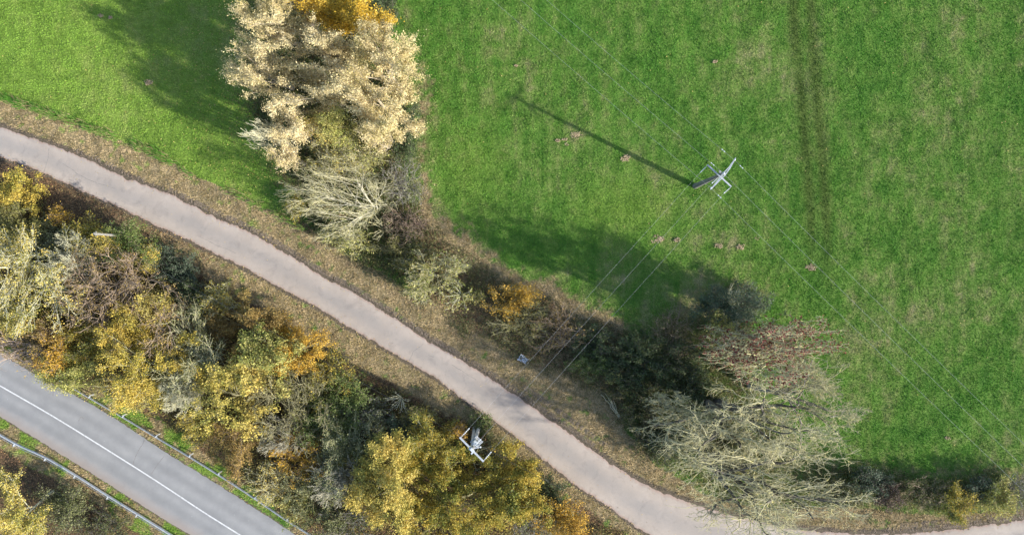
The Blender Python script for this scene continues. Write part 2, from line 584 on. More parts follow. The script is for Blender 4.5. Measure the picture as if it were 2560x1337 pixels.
def cover(X, Y):
    """what grows or lies on the ground at each point, plus a painted sun hotspot"""
    wob = (vnoise(X, Y, 0.9, 3, 3) - 0.5) * 1.3
    d_l, d_r = sdf(X, Y, P_LANE), sdf(X, Y, P_ROAD)
    vn, vs = sdf(X, Y, P_VERGE_N), sdf(X, Y, P_VERGE_S)
    hd, bt, so = sdf(X, Y, P_HEDGE), sdf(X, Y, P_BELT), sdf(X, Y, P_SOIL)
    ssd = sdf(X, Y, P_SIDE_S)
    U = CU + X * F / H
    V_ = CV - Y * F / H
    straw = 1 - smoothstep(-0.25, 0.15, vn + wob * 0.3)
    straw = np.maximum(straw, 1 - smoothstep(-0.1, 0.7, vs + wob * 0.5))
    right = smoothstep(1000, 1080, U)
    straw = np.maximum(straw, right * np.where(U > 1560, .45, .85) * (1 - smoothstep(0.0, 3.2, hd + wob * 1.6)))
    greenpatch = smoothstep(.50, .70, vnoise(X, Y, 1.5, 9, 4))
    straw = straw * (1 - 0.5 * greenpatch * (hd > 0.5))
    litter = np.where(U > 1420, .35, .6) * (1 - smoothstep(-1.6, 0.5, hd + wob * 1.5))
    straw = np.maximum(straw, .8 * (1 - smoothstep(.2, 1.4, np.abs(hd))) * (vn < 1.2) * smoothstep(1250, 1100, U))
    sn = sdf(X, Y, P_SIDE_N)
    litter = np.maximum(litter, 1 - smoothstep(-0.6, 0.8, bt + wob))
    litter = np.maximum(litter, 1 - smoothstep(-0.15, 0.55, so + wob * .6))
    # reddish leaf litter along the south verge, thinning to the east
    ls = np.clip(0.95 - (U - 60) / 900, 0.18, 0.95)
    litter = np.maximum(litter, (vs < 0.2) * ls * smoothstep(.15, .5, vnoise(X, Y, 0.5, 4, 3) + 0.5 * ls))
    litter = np.maximum(litter, 0.45 * (1 - smoothstep(0, 1.6, hd + wob)) * (vn < 0) * (U < 1250))
    litter = np.maximum(litter, .55 * np.exp(-np.maximum(hd - .2, 0) / 3.0) * (U < 760) * (V_ < 470) * (vn > 0))
    litter = np.maximum(litter, .38 * smoothstep(.35, .6, vnoise(X, Y, .8, 15, 3)) * (np.minimum(sn, ssd) < 0))
    straw = np.maximum(straw, .75 * smoothstep(.3, .62, vnoise(X, Y, .6, 16, 3)) * (np.minimum(sn, ssd) < 0))
    mud = 1 - smoothstep(0.15, np.where(vn < .3, .95, .5), d_l + wob * .3)
    mud = np.maximum(mud, 0.8 * (1 - smoothstep(0.05, 0.35, d_r + wob * .2)))
    lush = np.clip(1.0 - straw - litter, 0, 1)
    tr = np.zeros_like(X)
    for line in ([(1972, -200), (1985, 60), (2005, 260), (2018, 420), (2032, 640)], [(2022, -200), (2030, 100), (2050, 330), (2066, 560), (2070, 760)]):
        tr = np.maximum(tr, np.exp(-(seg_dist(X, Y, gx(line), False) / 0.8) ** 2 * (1 + 0.8 * vnoise(X, Y, .35, 81, 3))))
    tr = tr * (.75 + .25 * smoothstep(.3, .6, vnoise(X, Y, .25, 82, 2))) * smoothstep(860, 480, V_)
    return dict(straw=straw, litter=litter, mud=mud, track=tr, west=np.maximum(1 - smoothstep(560, 760, U), .75 * np.exp(-((U - 1570) / 130) ** 2 - ((V_ - 520) / 75) ** 2) + .5 * np.exp(-((U - 1180) / 90) ** 2 - ((V_ - 420) / 110) ** 2)), d_l=d_l, d_r=d_r, hd=hd, bt=bt, so=so, vn=vn, vs=vs)  # west: sun hotspot over the left meadow put into colour, plus real lush spots


def cover_color(t, rough_amt=0.5, blade=False):
    P = t.pos()
    wide = t.noise(0.075, 4, 0.6, P)
    mid = t.noise(0.55, 5, 0.65, P, 0.4)
    fine = t.noise(5.0, 6, 0.75, P)
    k = t.math('ADD', t.math('MULTIPLY', mid, 0.62), t.math('SUBTRACT', t.math('MULTIPLY', wide, 0.72), 0.17))
    mp = t.n('ShaderNodeMapping')
    mp.inputs['Scale'].default_value = (1.3, .16, 1)
    mp.inputs['Rotation'].default_value = (0, 0, math.radians(8))
    t.l(P, mp.inputs[0])
    streak = t.noise(.7, 4, .6, mp.outputs[0])
    k = t.math('ADD', k, t.math('MULTIPLY', t.math('SUBTRACT', streak, 0.5), 0.45))
    k = t.math('ADD', k, t.math('MULTIPLY', t.math('SUBTRACT', fine, 0.5), 0.24))
    if blade:
        k = t.math('ADD', k, t.math('MULTIPLY', t.math('SUBTRACT', t.attr('rnd'), 0.5), 0.16))
    green = t.ramp(k, [(0.22, (.045, .150, .018)), (0.38, (.080, .212, .025)), (0.50, (.125, .250, .038)), (0.61, (.195, .272, .070)), (0.74, (.33, .31, .15))])
    green = t.mix(t.math('MULTIPLY', t.attr('track'), 1.0), green, (.080, .135, .024))
    green = t.mix(t.math('MULTIPLY', t.attr('west'), 0.5), green, (.28, .40, .06))  # hotspot brightness painted into the western grass; same tint for lush patches
    ks = t.math('ADD', t.math('MULTIPLY', t.noise(1.6, 5, .7, P), .5), t.math('MULTIPLY', t.noise(7, 4, .7, P), .5))
    if blade:
        ks = t.math('ADD', ks, t.math('MULTIPLY', t.math('SUBTRACT', t.attr('rnd'), 0.5), 0.16))
    straw = t.ramp(ks, [(0.29, (.13, .14, .04)), (0.40, (.25, .20, .09)), (0.52, (.385, .295, .165)), (0.72, (.52, .41, .255))])
    vo = t.n('ShaderNodeTexVoronoi', i_Scale=9.0)
    t.l(P, vo.inputs['Vector'])
    sep = t.n('ShaderNodeSeparateColor')
    t.l(vo.outputs['Color'], sep.inputs[0])
    lit = t.ramp(t.math('ADD', t.math('MULTIPLY', sep.outputs[0], .5), t.math('MULTIPLY', t.noise(2.5, 4, .6, P), .5)),
                 [(0.2, (.06, .04, .028)), (0.45, (.125, .073, .047)), (0.62, (.20, .115, .068)), (0.8, (.27, .17, .09))])
    mudc = t.ramp(t.noise(6, 5, .7, P), [(0.3, (.10, .075, .06)), (0.6, (.17, .13, .105)), (0.8, (.23, .18, .15))])

    def thr(attr, sc_, amt, lo, hi):
        n = t.noise(sc_, 5, .7, P)
        x = t.math('ADD', t.attr(attr), t.math('MULTIPLY', t.math('SUBTRACT', n, .5), amt))
        mr = t.n('ShaderNodeMapRange', interpolation_type='SMOOTHSTEP')
        mr.inputs[1].default_value, mr.inputs[2].default_value = lo, hi
        t.l(x, mr.inputs[0])
        return mr.outputs[0]
    c = t.mix(thr('straw', 1.3, 1.1, .25, .75), green, straw)
    c = t.mix(thr('litter', 1.8, 1.0, .25, .8), c, lit)
    c = t.mix(thr('mud', 3.0, .8, .3, .75), c, mudc)
    return c, fine


def ground_mat():
    t = NT('ground')
    c, fine = cover_color(t)
    soil = t.mix(0.42, c, (.05, .05, .022))
    return t.done(t.bsdf(soil, .95, t.noise(3.5, 7, .75, t.pos()), .9, .16, spec=.1))


def blade_mat():
    t = NT('grass_blade')
    c, _ = cover_color(t, blade=True)
    v = t.n('ShaderNodeHueSaturation')
    t.l(c, v.inputs['Color'])
    t.l(t.math('ADD', t.math('MULTIPLY', t.attr('rnd'), .48), .80), v.inputs['Value'])
    p = t.bsdf(v.outputs[0], .7, spec=.15)
    tr = t.n('ShaderNodeBsdfTranslucent')
    t.l(v.outputs[0], tr.inputs[0])
    mx = t.n('ShaderNodeMixShader', i_Fac=.3)
    t.l(p, mx.inputs[1])
    t.l(tr.outputs[0], mx.inputs[2])
    return t.done(mx.outputs[0])


def relief(X, Y, d_l, d_r):
    """gentle bumps of the field, dying out beside the roads"""
    keep = smoothstep(0.5, 2.5, np.minimum(d_l, d_r))
    return ((vnoise(X, Y, 0.35, 21, 3) - 0.5) * 0.30 + (vnoise(X, Y, 1.6, 22, 2) - 0.5) * 0.07) * keep - 0.004


def build_ground():
    xs = np.arange(-72, 72.01, 0.3)
    ys = np.arange(-40, 40.01, 0.3)
    X, Y = np.meshgrid(xs, ys, indexing='ij')
    cv = cover(X, Y)
    edge = np.minimum(smoothstep(72, 68, np.abs(X)), smoothstep(40, 37, np.abs(Y)))
    Z = relief(X, Y, cv['d_l'], cv['d_r']) * edge
    V = np.stack([X, Y, Z], -1).reshape(-1, 3)
    nx, ny = X.shape
    I = np.arange(nx * ny).reshape(nx, ny)
    Fq = np.stack([I[:-1, :-1], I[1:, :-1], I[1:, 1:], I[:-1, 1:]], -1).reshape(-1, 4)
    # the sheet runs on to the horizon
    b0 = np.concatenate([I[:, 0], I[-1, 1:], I[-2::-1, -1], I[0, -2:0:-1]])
    big = V[b0] * np.array([40, 40, 0]) + np.array([0, 0, Z.min() - .3])
    n0 = len(V)
    m = len(b0)
    j = np.arange(m)
    ring = np.stack([b0, n0 + j, n0 + (j + 1) % m, b0[(j + 1) % m]], -1)
    ring = ring[:, ::-1] if False else ring
    Vall = np.vstack([V, big])
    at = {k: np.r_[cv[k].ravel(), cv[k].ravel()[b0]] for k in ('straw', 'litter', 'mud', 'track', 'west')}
    mat = ground_mat()
    o = obj('meadow', [(Vall, Fq, 0), (np.zeros((0, 3)), ring, 0)] if False else [(Vall, np.vstack([Fq, ring]), 0)], mat, attrs=at, smooth=True)
    tag(o, 'green meadow with brown verges and leaf litter under the hedges', None, None, 'structure')
    return mat


def scatter_grass():
    g = np.random.default_rng(5)
    N = 1700000
    X, Y = g.uniform(-67, 67, N), g.uniform(-37.5, 37.5, N)
    cv = cover(X, Y)
    off_road = (cv['d_l'] > 0.05 + 0.2 * g.random(N)) & (cv['d_r'] > 0.02 + 0.12 * g.random(N))
    p = (1 - 0.8 * cv['litter']) * (1 - 0.72 * cv['mud'])
    p = p * np.where((np.abs(X) > 57) | (np.abs(Y) > 31), .6, 1.0)                # thinner outside the picture
    keep = off_road & (g.random(N) < p)
    for nm, sel in (('meadow_grass', keep & (cv['straw'] < 0.5)), ('dry_verge_grass', keep & (cv['straw'] >= 0.5))):
        x, y = X[sel], Y[sel]
        st = cv['straw'][sel]
        n = len(x)
        z = relief(x, y, cv['d_l'][sel], cv['d_r'][sel])
        clump = vnoise(x, y, 0.8, 31, 3)
        L = (0.10 + 0.08 * clump + 0.16 * st * clump) * g.uniform(.6, 1.4, n)
        wd = (0.042 - 0.006 * st) * g.uniform(.6, 1.3, n)
        a = g.random(n) * 6.283
        lay = 6.283 * 2 * vnoise(x, y, 0.5, 33, 2)                 # tufts lie over together
        a = np.where(g.random(n) < 0.35 + 0.3 * st, lay + g.normal(size=n) * .5, a)
        lean = np.clip(g.normal(0.75 + 0.25 * st, .3, n), .1, 1.35)
        d = np.stack([np.cos(a) * np.sin(lean), np.sin(a) * np.sin(lean), np.cos(lean)], 1)
        b = a + 1.57 + g.normal(size=n) * .5
        s = np.stack([np.cos(b), np.sin(b), np.zeros(n)], 1) * wd[:, None]
        c = np.stack([x, y, z - .01], 1)
        V = np.stack([c - s, c + s, c + d * L[:, None]], 1).reshape(-1, 3)
        rep = lambda q: np.repeat(q, 3)
        rnd = np.clip(g.normal(.5, .22, n), 0, 1)
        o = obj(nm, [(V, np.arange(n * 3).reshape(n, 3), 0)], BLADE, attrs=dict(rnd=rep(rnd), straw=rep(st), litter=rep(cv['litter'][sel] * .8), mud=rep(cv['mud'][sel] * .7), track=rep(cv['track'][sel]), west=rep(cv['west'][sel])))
        tag(o, {'meadow_grass': 'short green grass covering the meadow and road shoulders', 'dry_verge_grass': 'dry straw coloured grass along both sides of the lane'}[nm], None, None, 'stuff')


def tall_weeds():
    g = np.random.default_rng(12)
    A = resample(pts(VERGE_B + [(760, 575)]), .05)
    i = g.integers(0, len(A), 9000)
    c = A[i] + np.stack([g.normal(size=9000) * .22, g.normal(size=9000) * .22, np.zeros(9000)], 1)
    keep = g.random(9000) < np.where(CU + c[:, 0] * F / H < 430, .9, .35) * smoothstep(.3, .55, vnoise(c[:, 0], c[:, 1], .5, 71, 2))
    c = c[keep]
    n = len(c)
    a, lean = g.normal(2.7, .7, n), np.clip(g.normal(.6, .3, n), 0, 1.3)
    L = g.uniform(.35, .95, n)[:, None]
    d = np.stack([np.cos(a) * np.sin(lean), np.sin(a) * np.sin(lean), np.cos(lean)], 1)
    b = a + 1.57
    s = np.stack([np.cos(b), np.sin(b), np.zeros(n)], 1) * .028
    V = np.stack([c - s, c + s, c + d * L], 1).reshape(-1, 3)
    z = np.zeros(n * 3)
    o = obj('tall_weeds', [(V, np.arange(n * 3).reshape(n, 3), 0)], BLADE, attrs=dict(rnd=np.repeat(g.uniform(0, .5, n), 3), straw=np.repeat((g.random(n) < .25) * 1.0, 3), litter=z, mud=z, track=z, west=z))
    tag(o, 'taller dark green weeds along the edge of the western meadow', None, None, 'stuff')


def scatter_litter():
    """fallen leaves: brown under the trees, yellow specks on the grass beside them"""
    g = np.random.default_rng(6)
    N = 420000
    X, Y = g.uniform(-57, 57, N), g.uniform(-31, 31, N)
    cv = cover(X, Y)
    U, V_ = CU + X * F / H, CV - Y * F / H
    drift = 0.20 * np.exp(-np.maximum(cv['hd'], 0) / 5.0) * (U < 800) * (V_ < 620)
    p = np.maximum(cv['litter'] * 0.55, drift)
    p = np.maximum(p * np.where(cv['vn'] < 0, .5, 1), np.where(U < 950, .16, .06) * (cv['vs'] < 0)) + 0.02 * (cv['bt'] < 3) + .002
    keep = (g.random(N) < p) & (cv['d_l'] > -0.25 * g.random(N) ** 3) & (cv['d_r'] > 0)
    keep |= (g.random(N) < 0.006 + .05 * np.exp(np.minimum(cv['d_l'], 0) / .35)) & (cv['d_l'] < 0)
    x, y = X[keep], Y[keep]
    n = len(x)
    z = relief(x, y, cv['d_l'][keep], cv['d_r'][keep]) + np.where(cv['d_l'][keep] < 0.3, 0.055, 0.05 + .05 * g.random(n))
    c = np.stack([x, y, z], 1)
    nr = norm(np.stack([g.normal(size=n) * .45, g.normal(size=n) * .45, np.ones(n)], 1))
    rv = g.normal(size=(n, 3))
    lo = norm(rv - (rv * nr).sum(1, keepdims=True) * nr)
    w = np.cross(nr, lo)
    s = g.uniform(.05, .12, n)[:, None]
    V = np.stack([c - lo * s * .6, c + w * s * .4, c + lo * s * .6, c - w * s * .4], 1).reshape(-1, 3)
    yel = (cv['litter'][keep] < .35)
    rnd = np.where(yel, g.uniform(.62, 1, n), g.random(n) ** 1.25 * .85)
    m = leaf_mat('fallen', [(.12, .062, .037), (.24, .125, .066), (.34, .185, .085), (.27, .155, .09), (.48, .31, .10), (.60, .46, .16)], .1)
    o = obj('fallen_leaves', [(V, np.arange(n * 4).reshape(n, 4), 0)], m, attrs={'rnd': np.repeat(rnd, 4)})
    tag(o, 'fallen brown and yellow leaves lying under and beside the trees', None, None, 'stuff')


def undergrowth():
    g = np.random.default_rng(8)
    specs = [('hedge_undergrowth', P_HEDGE, 'bramble', 'low dark brambles and weeds under the field hedge', 420000, (-.2, .9)),
             ('belt_undergrowth', P_BELT, 'thicket', 'low olive weeds under the trees between the two roads', 380000, (-.1, .9)),
             ('ditch_undergrowth', P_SOIL, 'bramble', 'dark low weeds below the southern guard rail', 60000, (.5, 1.2))]
    for nm, poly, mat, lab, N, rg in specs:
        X, Y = g.uniform(-57, 57, N * 3), g.uniform(-31, 31, N * 3)
        d = -sdf(X, Y, poly)
        hgt = vnoise(X, Y, 0.4, 41, 3)
        U, V_ = CU + X * F / H, CV - Y * F / H
        p = smoothstep(rg[0], rg[1], d + (hgt - .5) * 2.4) * np.where((U > 1380) | (nm == 'belt_undergrowth'), .6 + .4 * smoothstep(.3, .5, hgt), 0.25 + 0.75 * smoothstep(.35, .6, hgt))
        keep = g.random(N * 3) < p * 0.8
        x, y = X[keep], Y[keep]
        n = len(x)
        hh = (0.12 + (3.4 if nm == 'belt_undergrowth' else 1.6) * np.clip(hgt[keep] - .38, 0, 1) * smoothstep(0, 1.5, d[keep])) * g.random(n) ** .6
        c = np.stack([x, y, 0.05 + hh], 1)
        nr = norm(g.normal(size=(n, 3)) + np.array([0, 0, .6]))
        rv = g.normal(size=(n, 3))
        lo = norm(rv - (rv * nr).sum(1, keepdims=True) * nr)
        w = np.cross(nr, lo)
        s = g.uniform(.07, .19, n)[:, None]
        V = np.stack([c - lo * s * .5, c + w * s * .33, c + lo * s * .5, c - w * s * .33], 1).reshape(-1, 3)
        rnd = np.clip(vnoise(x, y, .25, 44, 2) * .75 + g.normal(size=n) * .2 + .05, 0, 1)
        o = obj(nm, [(V, np.arange(n * 4).reshape(n, 4), 0)], LEAVES[mat], attrs={'rnd': np.repeat(rnd, 4)})
        tag(o, lab, None, None, 'stuff')


# ------------------------------------------------------------------ roads
def strip(name, A, B, mat, z_mid, z_edge, cols=10, jag=0.05, seed=1):
    g = np.random.default_rng(seed)
    n = max(len(A), len(B)) * 2
    ta, tb = np.linspace(0, len(A) - 1, n), np.linspace(0, len(B) - 1, n)
    ip = lambda Q, t: np.stack([np.interp(t, np.arange(len(Q)), Q[:, k]) for k in range(3)], 1)
    a, b = ip(A, ta), ip(B, tb)
    d = norm(b - a)
    ja = np.convolve(g.normal(size=n + 8), np.ones(4) / 4, 'same')[4:-4] * jag * 2 + g.normal(size=n) * jag * .5
    jb = np.convolve(g.normal(size=n + 8), np.ones(4) / 4, 'same')[4:-4] * jag * 2 + g.normal(size=n) * jag * .5
    a = a + d * ja[:, None]
    b = b + d * jb[:, None]
    s = np.linspace(0, 1, cols)
    s = 0.5 - 0.5 * np.cos(np.pi * s) * (0.35 + .65 * np.abs(np.cos(np.pi * s)))
    V = a[:, None] * (1 - s[None, :, None]) + b[:, None] * s[None, :, None]
    V[..., 2] = z_edge + (z_mid - z_edge) * smoothstep(0, .10, np.minimum(s, 1 - s))[None, :]
    I = np.arange(n * cols).reshape(n, cols)
    Fq = np.stack([I[:-1, :-1], I[:-1, 1:], I[1:, 1:], I[1:, :-1]], -1).reshape(-1, 4)[:, ::-1]
    across = np.broadcast_to(s[None], (n, cols))
    return obj(name, [(V.reshape(-1, 3), Fq, 0)], mat, attrs={'across': across.ravel()}, smooth=True)


def lane_mat():
    t = NT('worn_lane')
    P = t.pos()
    base = t.ramp(t.noise(.35, 5, .65, P), [(.3, (.29, .246, .208)), (.5, (.322, .275, .234)), (.7, (.358, .306, .262))])
    a = t.math('ABSOLUTE', t.math('SUBTRACT', t.attr('across'), .5))
    grey = t.math('MULTIPLY', t.ramp(t.math('ADD', a, t.math('MULTIPLY', t.math('SUBTRACT', t.noise(.8, 4, .6, P), .5), .35)), [(.08, (1, 1, 1)), (.32, (0, 0, 0))]), t.noise(.25, 3, .5, P))
    c = t.mix(grey, base, (.215, .20, .188))
    edge = t.ramp(t.math('ADD', a, t.math('MULTIPLY', t.math('SUBTRACT', t.noise(2.2, 5, .7, P), .5), .16)), [(.42, (0, 0, 0)), (.5, (1, 1, 1))])
    c = t.mix(t.math('MULTIPLY', edge, .85), c, (.29, .205, .165))
    sp = t.ramp(t.noise(14, 3, .8, P), [(.25, (.72, .72, .72)), (.42, (1, 1, 1)), (.62, (1, 1, 1)), (.75, (1.18, 1.18, 1.18))])
    c = t.mix(1.0, c, sp, 'MULTIPLY')
    st = t.ramp(t.noise(.7, 6, .7, P, .6), [(.52, (1, 1, 1)), (.68, (.82, .82, .83))])
    c = t.mix(1.0, c, st, 'MULTIPLY')
    return t.done(t.bsdf(c, .9, t.noise(30, 4, .7, P), .35, .012, spec=.2))


def road_mat():
    t = NT('asphalt')
    P = t.pos()
    base = t.ramp(t.noise(.5, 5, .65, P), [(.3, (.195, .194, .192)), (.5, (.225, .223, .219)), (.7, (.252, .248, .241))])
    a = t.attr('across')
    wave = t.math('COSINE', t.math('MULTIPLY', a, 25.13))
    wheel = t.math('MULTIPLY', t.math('MULTIPLY', t.math('ADD', wave, 1.0), .34), t.noise(.3, 4, .6, P))
    c = t.mix(wheel, base, (.14, .14, .14))
    side = t.ramp(t.math('ADD', a, t.math('MULTIPLY', t.math('SUBTRACT', t.noise(1.2, 5, .7, P), .5), .12)), [(.80, (0, 0, 0)), (.97, (1, 1, 1))])
    c = t.mix(t.math('MULTIPLY', side, .75), c, (.26, .215, .185))
    vo = t.n('ShaderNodeTexVoronoi', i_Scale=1.1)
    t.l(P, vo.inputs['Vector'])
    fleck = t.ramp(t.math('ADD', vo.outputs['Distance'], t.math('MULTIPLY', t.noise(2, 2, .5, P), .05)), [(.045, (1, 1, 1)), (.075, (0, 0, 0))])
    c = t.mix(t.math('MULTIPLY', fleck, .5), c, (.42, .42, .42))
    sp = t.ramp(t.noise(16, 3, .8, P), [(.25, (.75, .75, .75)), (.42, (1, 1, 1)), (.62, (1, 1, 1)), (.75, (1.15, 1.15, 1.15))])
    c = t.mix(1.0, c, sp, 'MULTIPLY')
    return t.done(t.bsdf(c, .85, t.noise(40, 4, .7, P), .3, .01, spec=.25))


def ribbon(P, w, z, jag=0.0, seed=0, step=.25):
    g = np.random.default_rng(seed)
    P = resample(P, step)
    if jag:
        P[:, :2] += np.cumsum(g.normal(size=(len(P), 2)) * jag, 0) * .6
    T = norm(np.gradient(P, axis=0))
    nrm = np.stack([-T[:, 1], T[:, 0], np.zeros(len(P))], 1)
    wv = w * (1 if not jag else np.clip(g.normal(1, .35, len(P)), .3, 1.8))[:, None] if jag else w
    V = np.stack([P + nrm * wv, P - nrm * wv], 1)
    V[..., 2] = z
    I = np.arange(len(P) * 2).reshape(-1, 2)
    Fq = np.stack([I[:-1, 0], I[:-1, 1], I[1:, 1], I[1:, 0]], -1)
    return V.reshape(-1, 3), Fq, 0


def build_roads():
    lane = tag(strip('country_lane', LN, LS_, lane_mat(), .045, .002, 14, .06, 2), 'narrow pale pinkish grey lane crossing the picture between hedge and trees', None, None, 'structure')
    road = tag(strip('main_road', RN, RS, road_mat(), .05, .002, 14, .03, 3), 'wider grey asphalt road with white centre line', None, None, 'structure')
    t = NT('road_paint')
    n = t.noise(5, 5, .7, t.pos())
    pm = t.done(t.bsdf(t.ramp(n, [(.3, (.30, .30, .295)), (.5, (.48, .48, .47)), (.8, (.58, .58, .57))]), .7))
    o = obj('centre_line', [ribbon(pts(CLINE), .068, .0545, 0, 0, .4)], pm)
    tag(o, 'solid white line painted along the middle of the main road', None, None, 'structure')
    t = NT('crack_tar')
    cm = t.done(t.bsdf(t.ramp(t.noise(4, 3, .6, t.pos()), [(.3, (.13, .12, .112)), (.7, (.20, .185, .17))]), .9))
    road_cracks = [[(362, 1099), (354, 1115), (345, 1133), (337, 1157), (331, 1172)], [(140, 969), (134, 978), (133, 990)], [(410, 1140), (392, 1160), (376, 1182)], [(196, 1050), (203, 1041), (212, 1046)]]
    lane_cracks = [[(1060, 858), (1044, 874), (1034, 886), (1027, 905)], [(124, 371), (122, 395), (112, 430)], [(158, 410), (200, 436), (262, 462), (285, 470)], [(1130, 912), (1150, 925), (1190, 948)], [(1070, 885), (1082, 892)], [(500, 590), (540, 612), (590, 634)]]
    obj('crack', [ribbon(pts(c), .022, .0535, .03, i, .12) for i, c in enumerate(road_cracks)], cm, road)
    obj('crack', [ribbon(pts(c), .016, .0485, .035, i + 9, .12) for i, c in enumerate(lane_cracks)], cm, lane)
    # lugs pressed into the mud by tractor tyres along the lane
    t = NT('tyre_mud')
    mm = t.done(t.bsdf(t.ramp(t.noise(5, 4, .6, t.pos()), [(.3, (.12, .09, .07)), (.7, (.26, .21, .155))]), .95))
    g = np.random.default_rng(3)
    gz = []
    A = resample(pts(LANE_N), .17)
    T = norm(np.gradient(A, axis=0))
    Nn = np.stack([-T[:, 1], T[:, 0], np.zeros(len(A))], 1)
    Uu = CU + A[:, 0] * F / H
    for off0, u0, u1, prob in ((.50, 190, 1480, .9), (1.25, 1290, 1500, .75), (.45, 2150, 2700, .85), (.9, 2250, 2700, .6)):
        for i in np.nonzero((Uu > u0) & (Uu < u1))[0]:
            if g.random() > prob * (0.35 + 0.65 * (math.sin(i * .013 + off0 * 5) > -.6)):
                continue
            for sd in (-1, 1):
                p = A[i] + Nn[i] * (off0 + sd * .13) + T[i] * g.normal() * .012
                ax = norm(Nn[i] * sd + T[i] * .75)
                gz.append(boxg(p + np.array([0, 0, .012]), (.15 * g.uniform(.8, 1.1), .035, .028), [ax, np.array([-ax[1], ax[0], 0]), [0, 0, 1]]))
    o = obj('tyre_track', gz, mm)
    tag(o, 'herringbone tractor tyre tracks pressed into mud beside the lane', None, None, 'stuff')


# ------------------------------------------------------------------ metal, timber, wires
def simple_mat(name, c1, c2, rough=.6, metallic=0.0, scale=8, bump=.2):
    t = NT(name)
    n = t.noise(scale, 4, .65, t.pos())
    return t.done(t.bsdf(t.ramp(n, [(.35, c1), (.65, c2)]), rough, n, bump, .01, metallic))


def guard_rail(path, posts, back, label, rail_w):
    """steel beam on posts; back = +1 when the posts stand left of the drawing direction"""
    A = resample(pts(path, .72), .5)
    T = norm(np.gradient(A, axis=0))
    Nn = np.stack([-T[:, 1], T[:, 0], np.zeros(len(A))], 1) * back
    up = np.array([0, 0, 1.0])
    loc = A[0] * np.array([1, 1, 0])
    root = empty('guard_rail', loc, label, 'guard rail', 'steel guard rails beside the main road')
    prof = [(-.02, -.30), (-.075, -.24), (-.075, -.19), (.0, -.16), (.0, -.12), (-.075, -.09), (-.075, -.04), (-.02, .02), (.005, .03)]
    prof = prof + [(x + .012, z) for x, z in prof[::-1]]
    m = len(prof)
    V = np.stack([A + Nn * x + up * z for x, z in prof], 1)
    I = np.arange(len(A) * m).reshape(len(A), m)
    J = np.roll(I, -1, 1)
    Fq = np.stack([I[:-1], J[:-1], J[1:], I[1:]], -1).reshape(-1, 4)
    if back < 0:
        Fq = Fq[:, ::-1]
    obj('rail', [(V.reshape(-1, 3), Fq, 0)], GALV, root, origin=loc)
    if rail_w:                                                     # second beam behind the posts' spacers
        c = A + Nn * .17
        Vb, Fb = tubes(c - up * .03, np.full((1, len(c)), .03), 6)
        obj('back_rail', [(Vb, Fb, 0)], GALV_DULL, root, origin=loc)
    for u, v in posts:
        q = W(u, v, .72)
        i = int(np.argmin(((A - q)[:, :2] ** 2).sum(1)))
        ax = [T[i], Nn[i], up]
        p = A[i] + Nn[i] * .22
        g = [boxg(p * [1, 1, 0] + up * .37, (.05, .012, .41), ax), boxg(p * [1, 1, 0] + Nn[i] * .05 + up * .37, (.012, .05, .41), ax)]
        po = obj('post', g, GALV, root, origin=loc)
        obj('spacer', [boxg(A[i] + Nn[i] * .11 + up * .0, (.045, .11, .05), ax), boxg(A[i] + Nn[i] * .13 + up * .055 + T[i] * .06, (.10, .018, .006), [norm(T[i] + Nn[i] * .6), norm(Nn[i] - T[i] * .6), up])], GALV_LIGHT, po, origin=loc)


def beam(P, hw, hh):
    """square bar along a polyline"""
    P = np.asarray(P, float)
    V, Fq = tubes(P, np.full((1, len(P)), hw * 1.414), 4)
    n = len(P)
    return [(V, Fq, 0), (V, np.array([[3, 2, 1, 0], [(n - 1) * 4, (n - 1) * 4 + 1, (n - 1) * 4 + 2, (n - 1) * 4 + 3]]), 0)]


def string_ins(a, b, n=4):
    a, b = np.asarray(a), np.asarray(b)
    d = norm(b - a)
    L = np.linalg.norm(b - a)
    V, Fq = tubes(np.stack([a, b]), np.full((1, 2), .018), 5)
    g = [(V, Fq, 0)]
    for i in range(n):
        c = a + d * L * (.35 + .5 * i / max(n - 1, 1))
        g.append(lathe(c, [(.0, -.03), (.075, -.02), (.055, .02), (.0, .035)], d, 9))
    g.append(lathe(b, [(0, -.06), (.045, -.04), (.045, .05), (0, .09)], d, 8))
    return g


def pin_ins(c, h=.26):
    return [lathe(c, [(.018, 0), (.018, .06), (.07, .08), (.085, .11), (.05, .13), (.075, .16), (.045, .19), (.06, .22), (.03, h), (0, h + .005)], (0, 0, 1), 10)]


def wire_pts(a, b, sag, n=25):
    t = np.linspace(0, 1, n)[:, None]
    P = np.asarray(a) * (1 - t) + np.asarray(b) * t
    P[:, 2] -= (4 * sag * t * (1 - t))[:, 0]
    return P


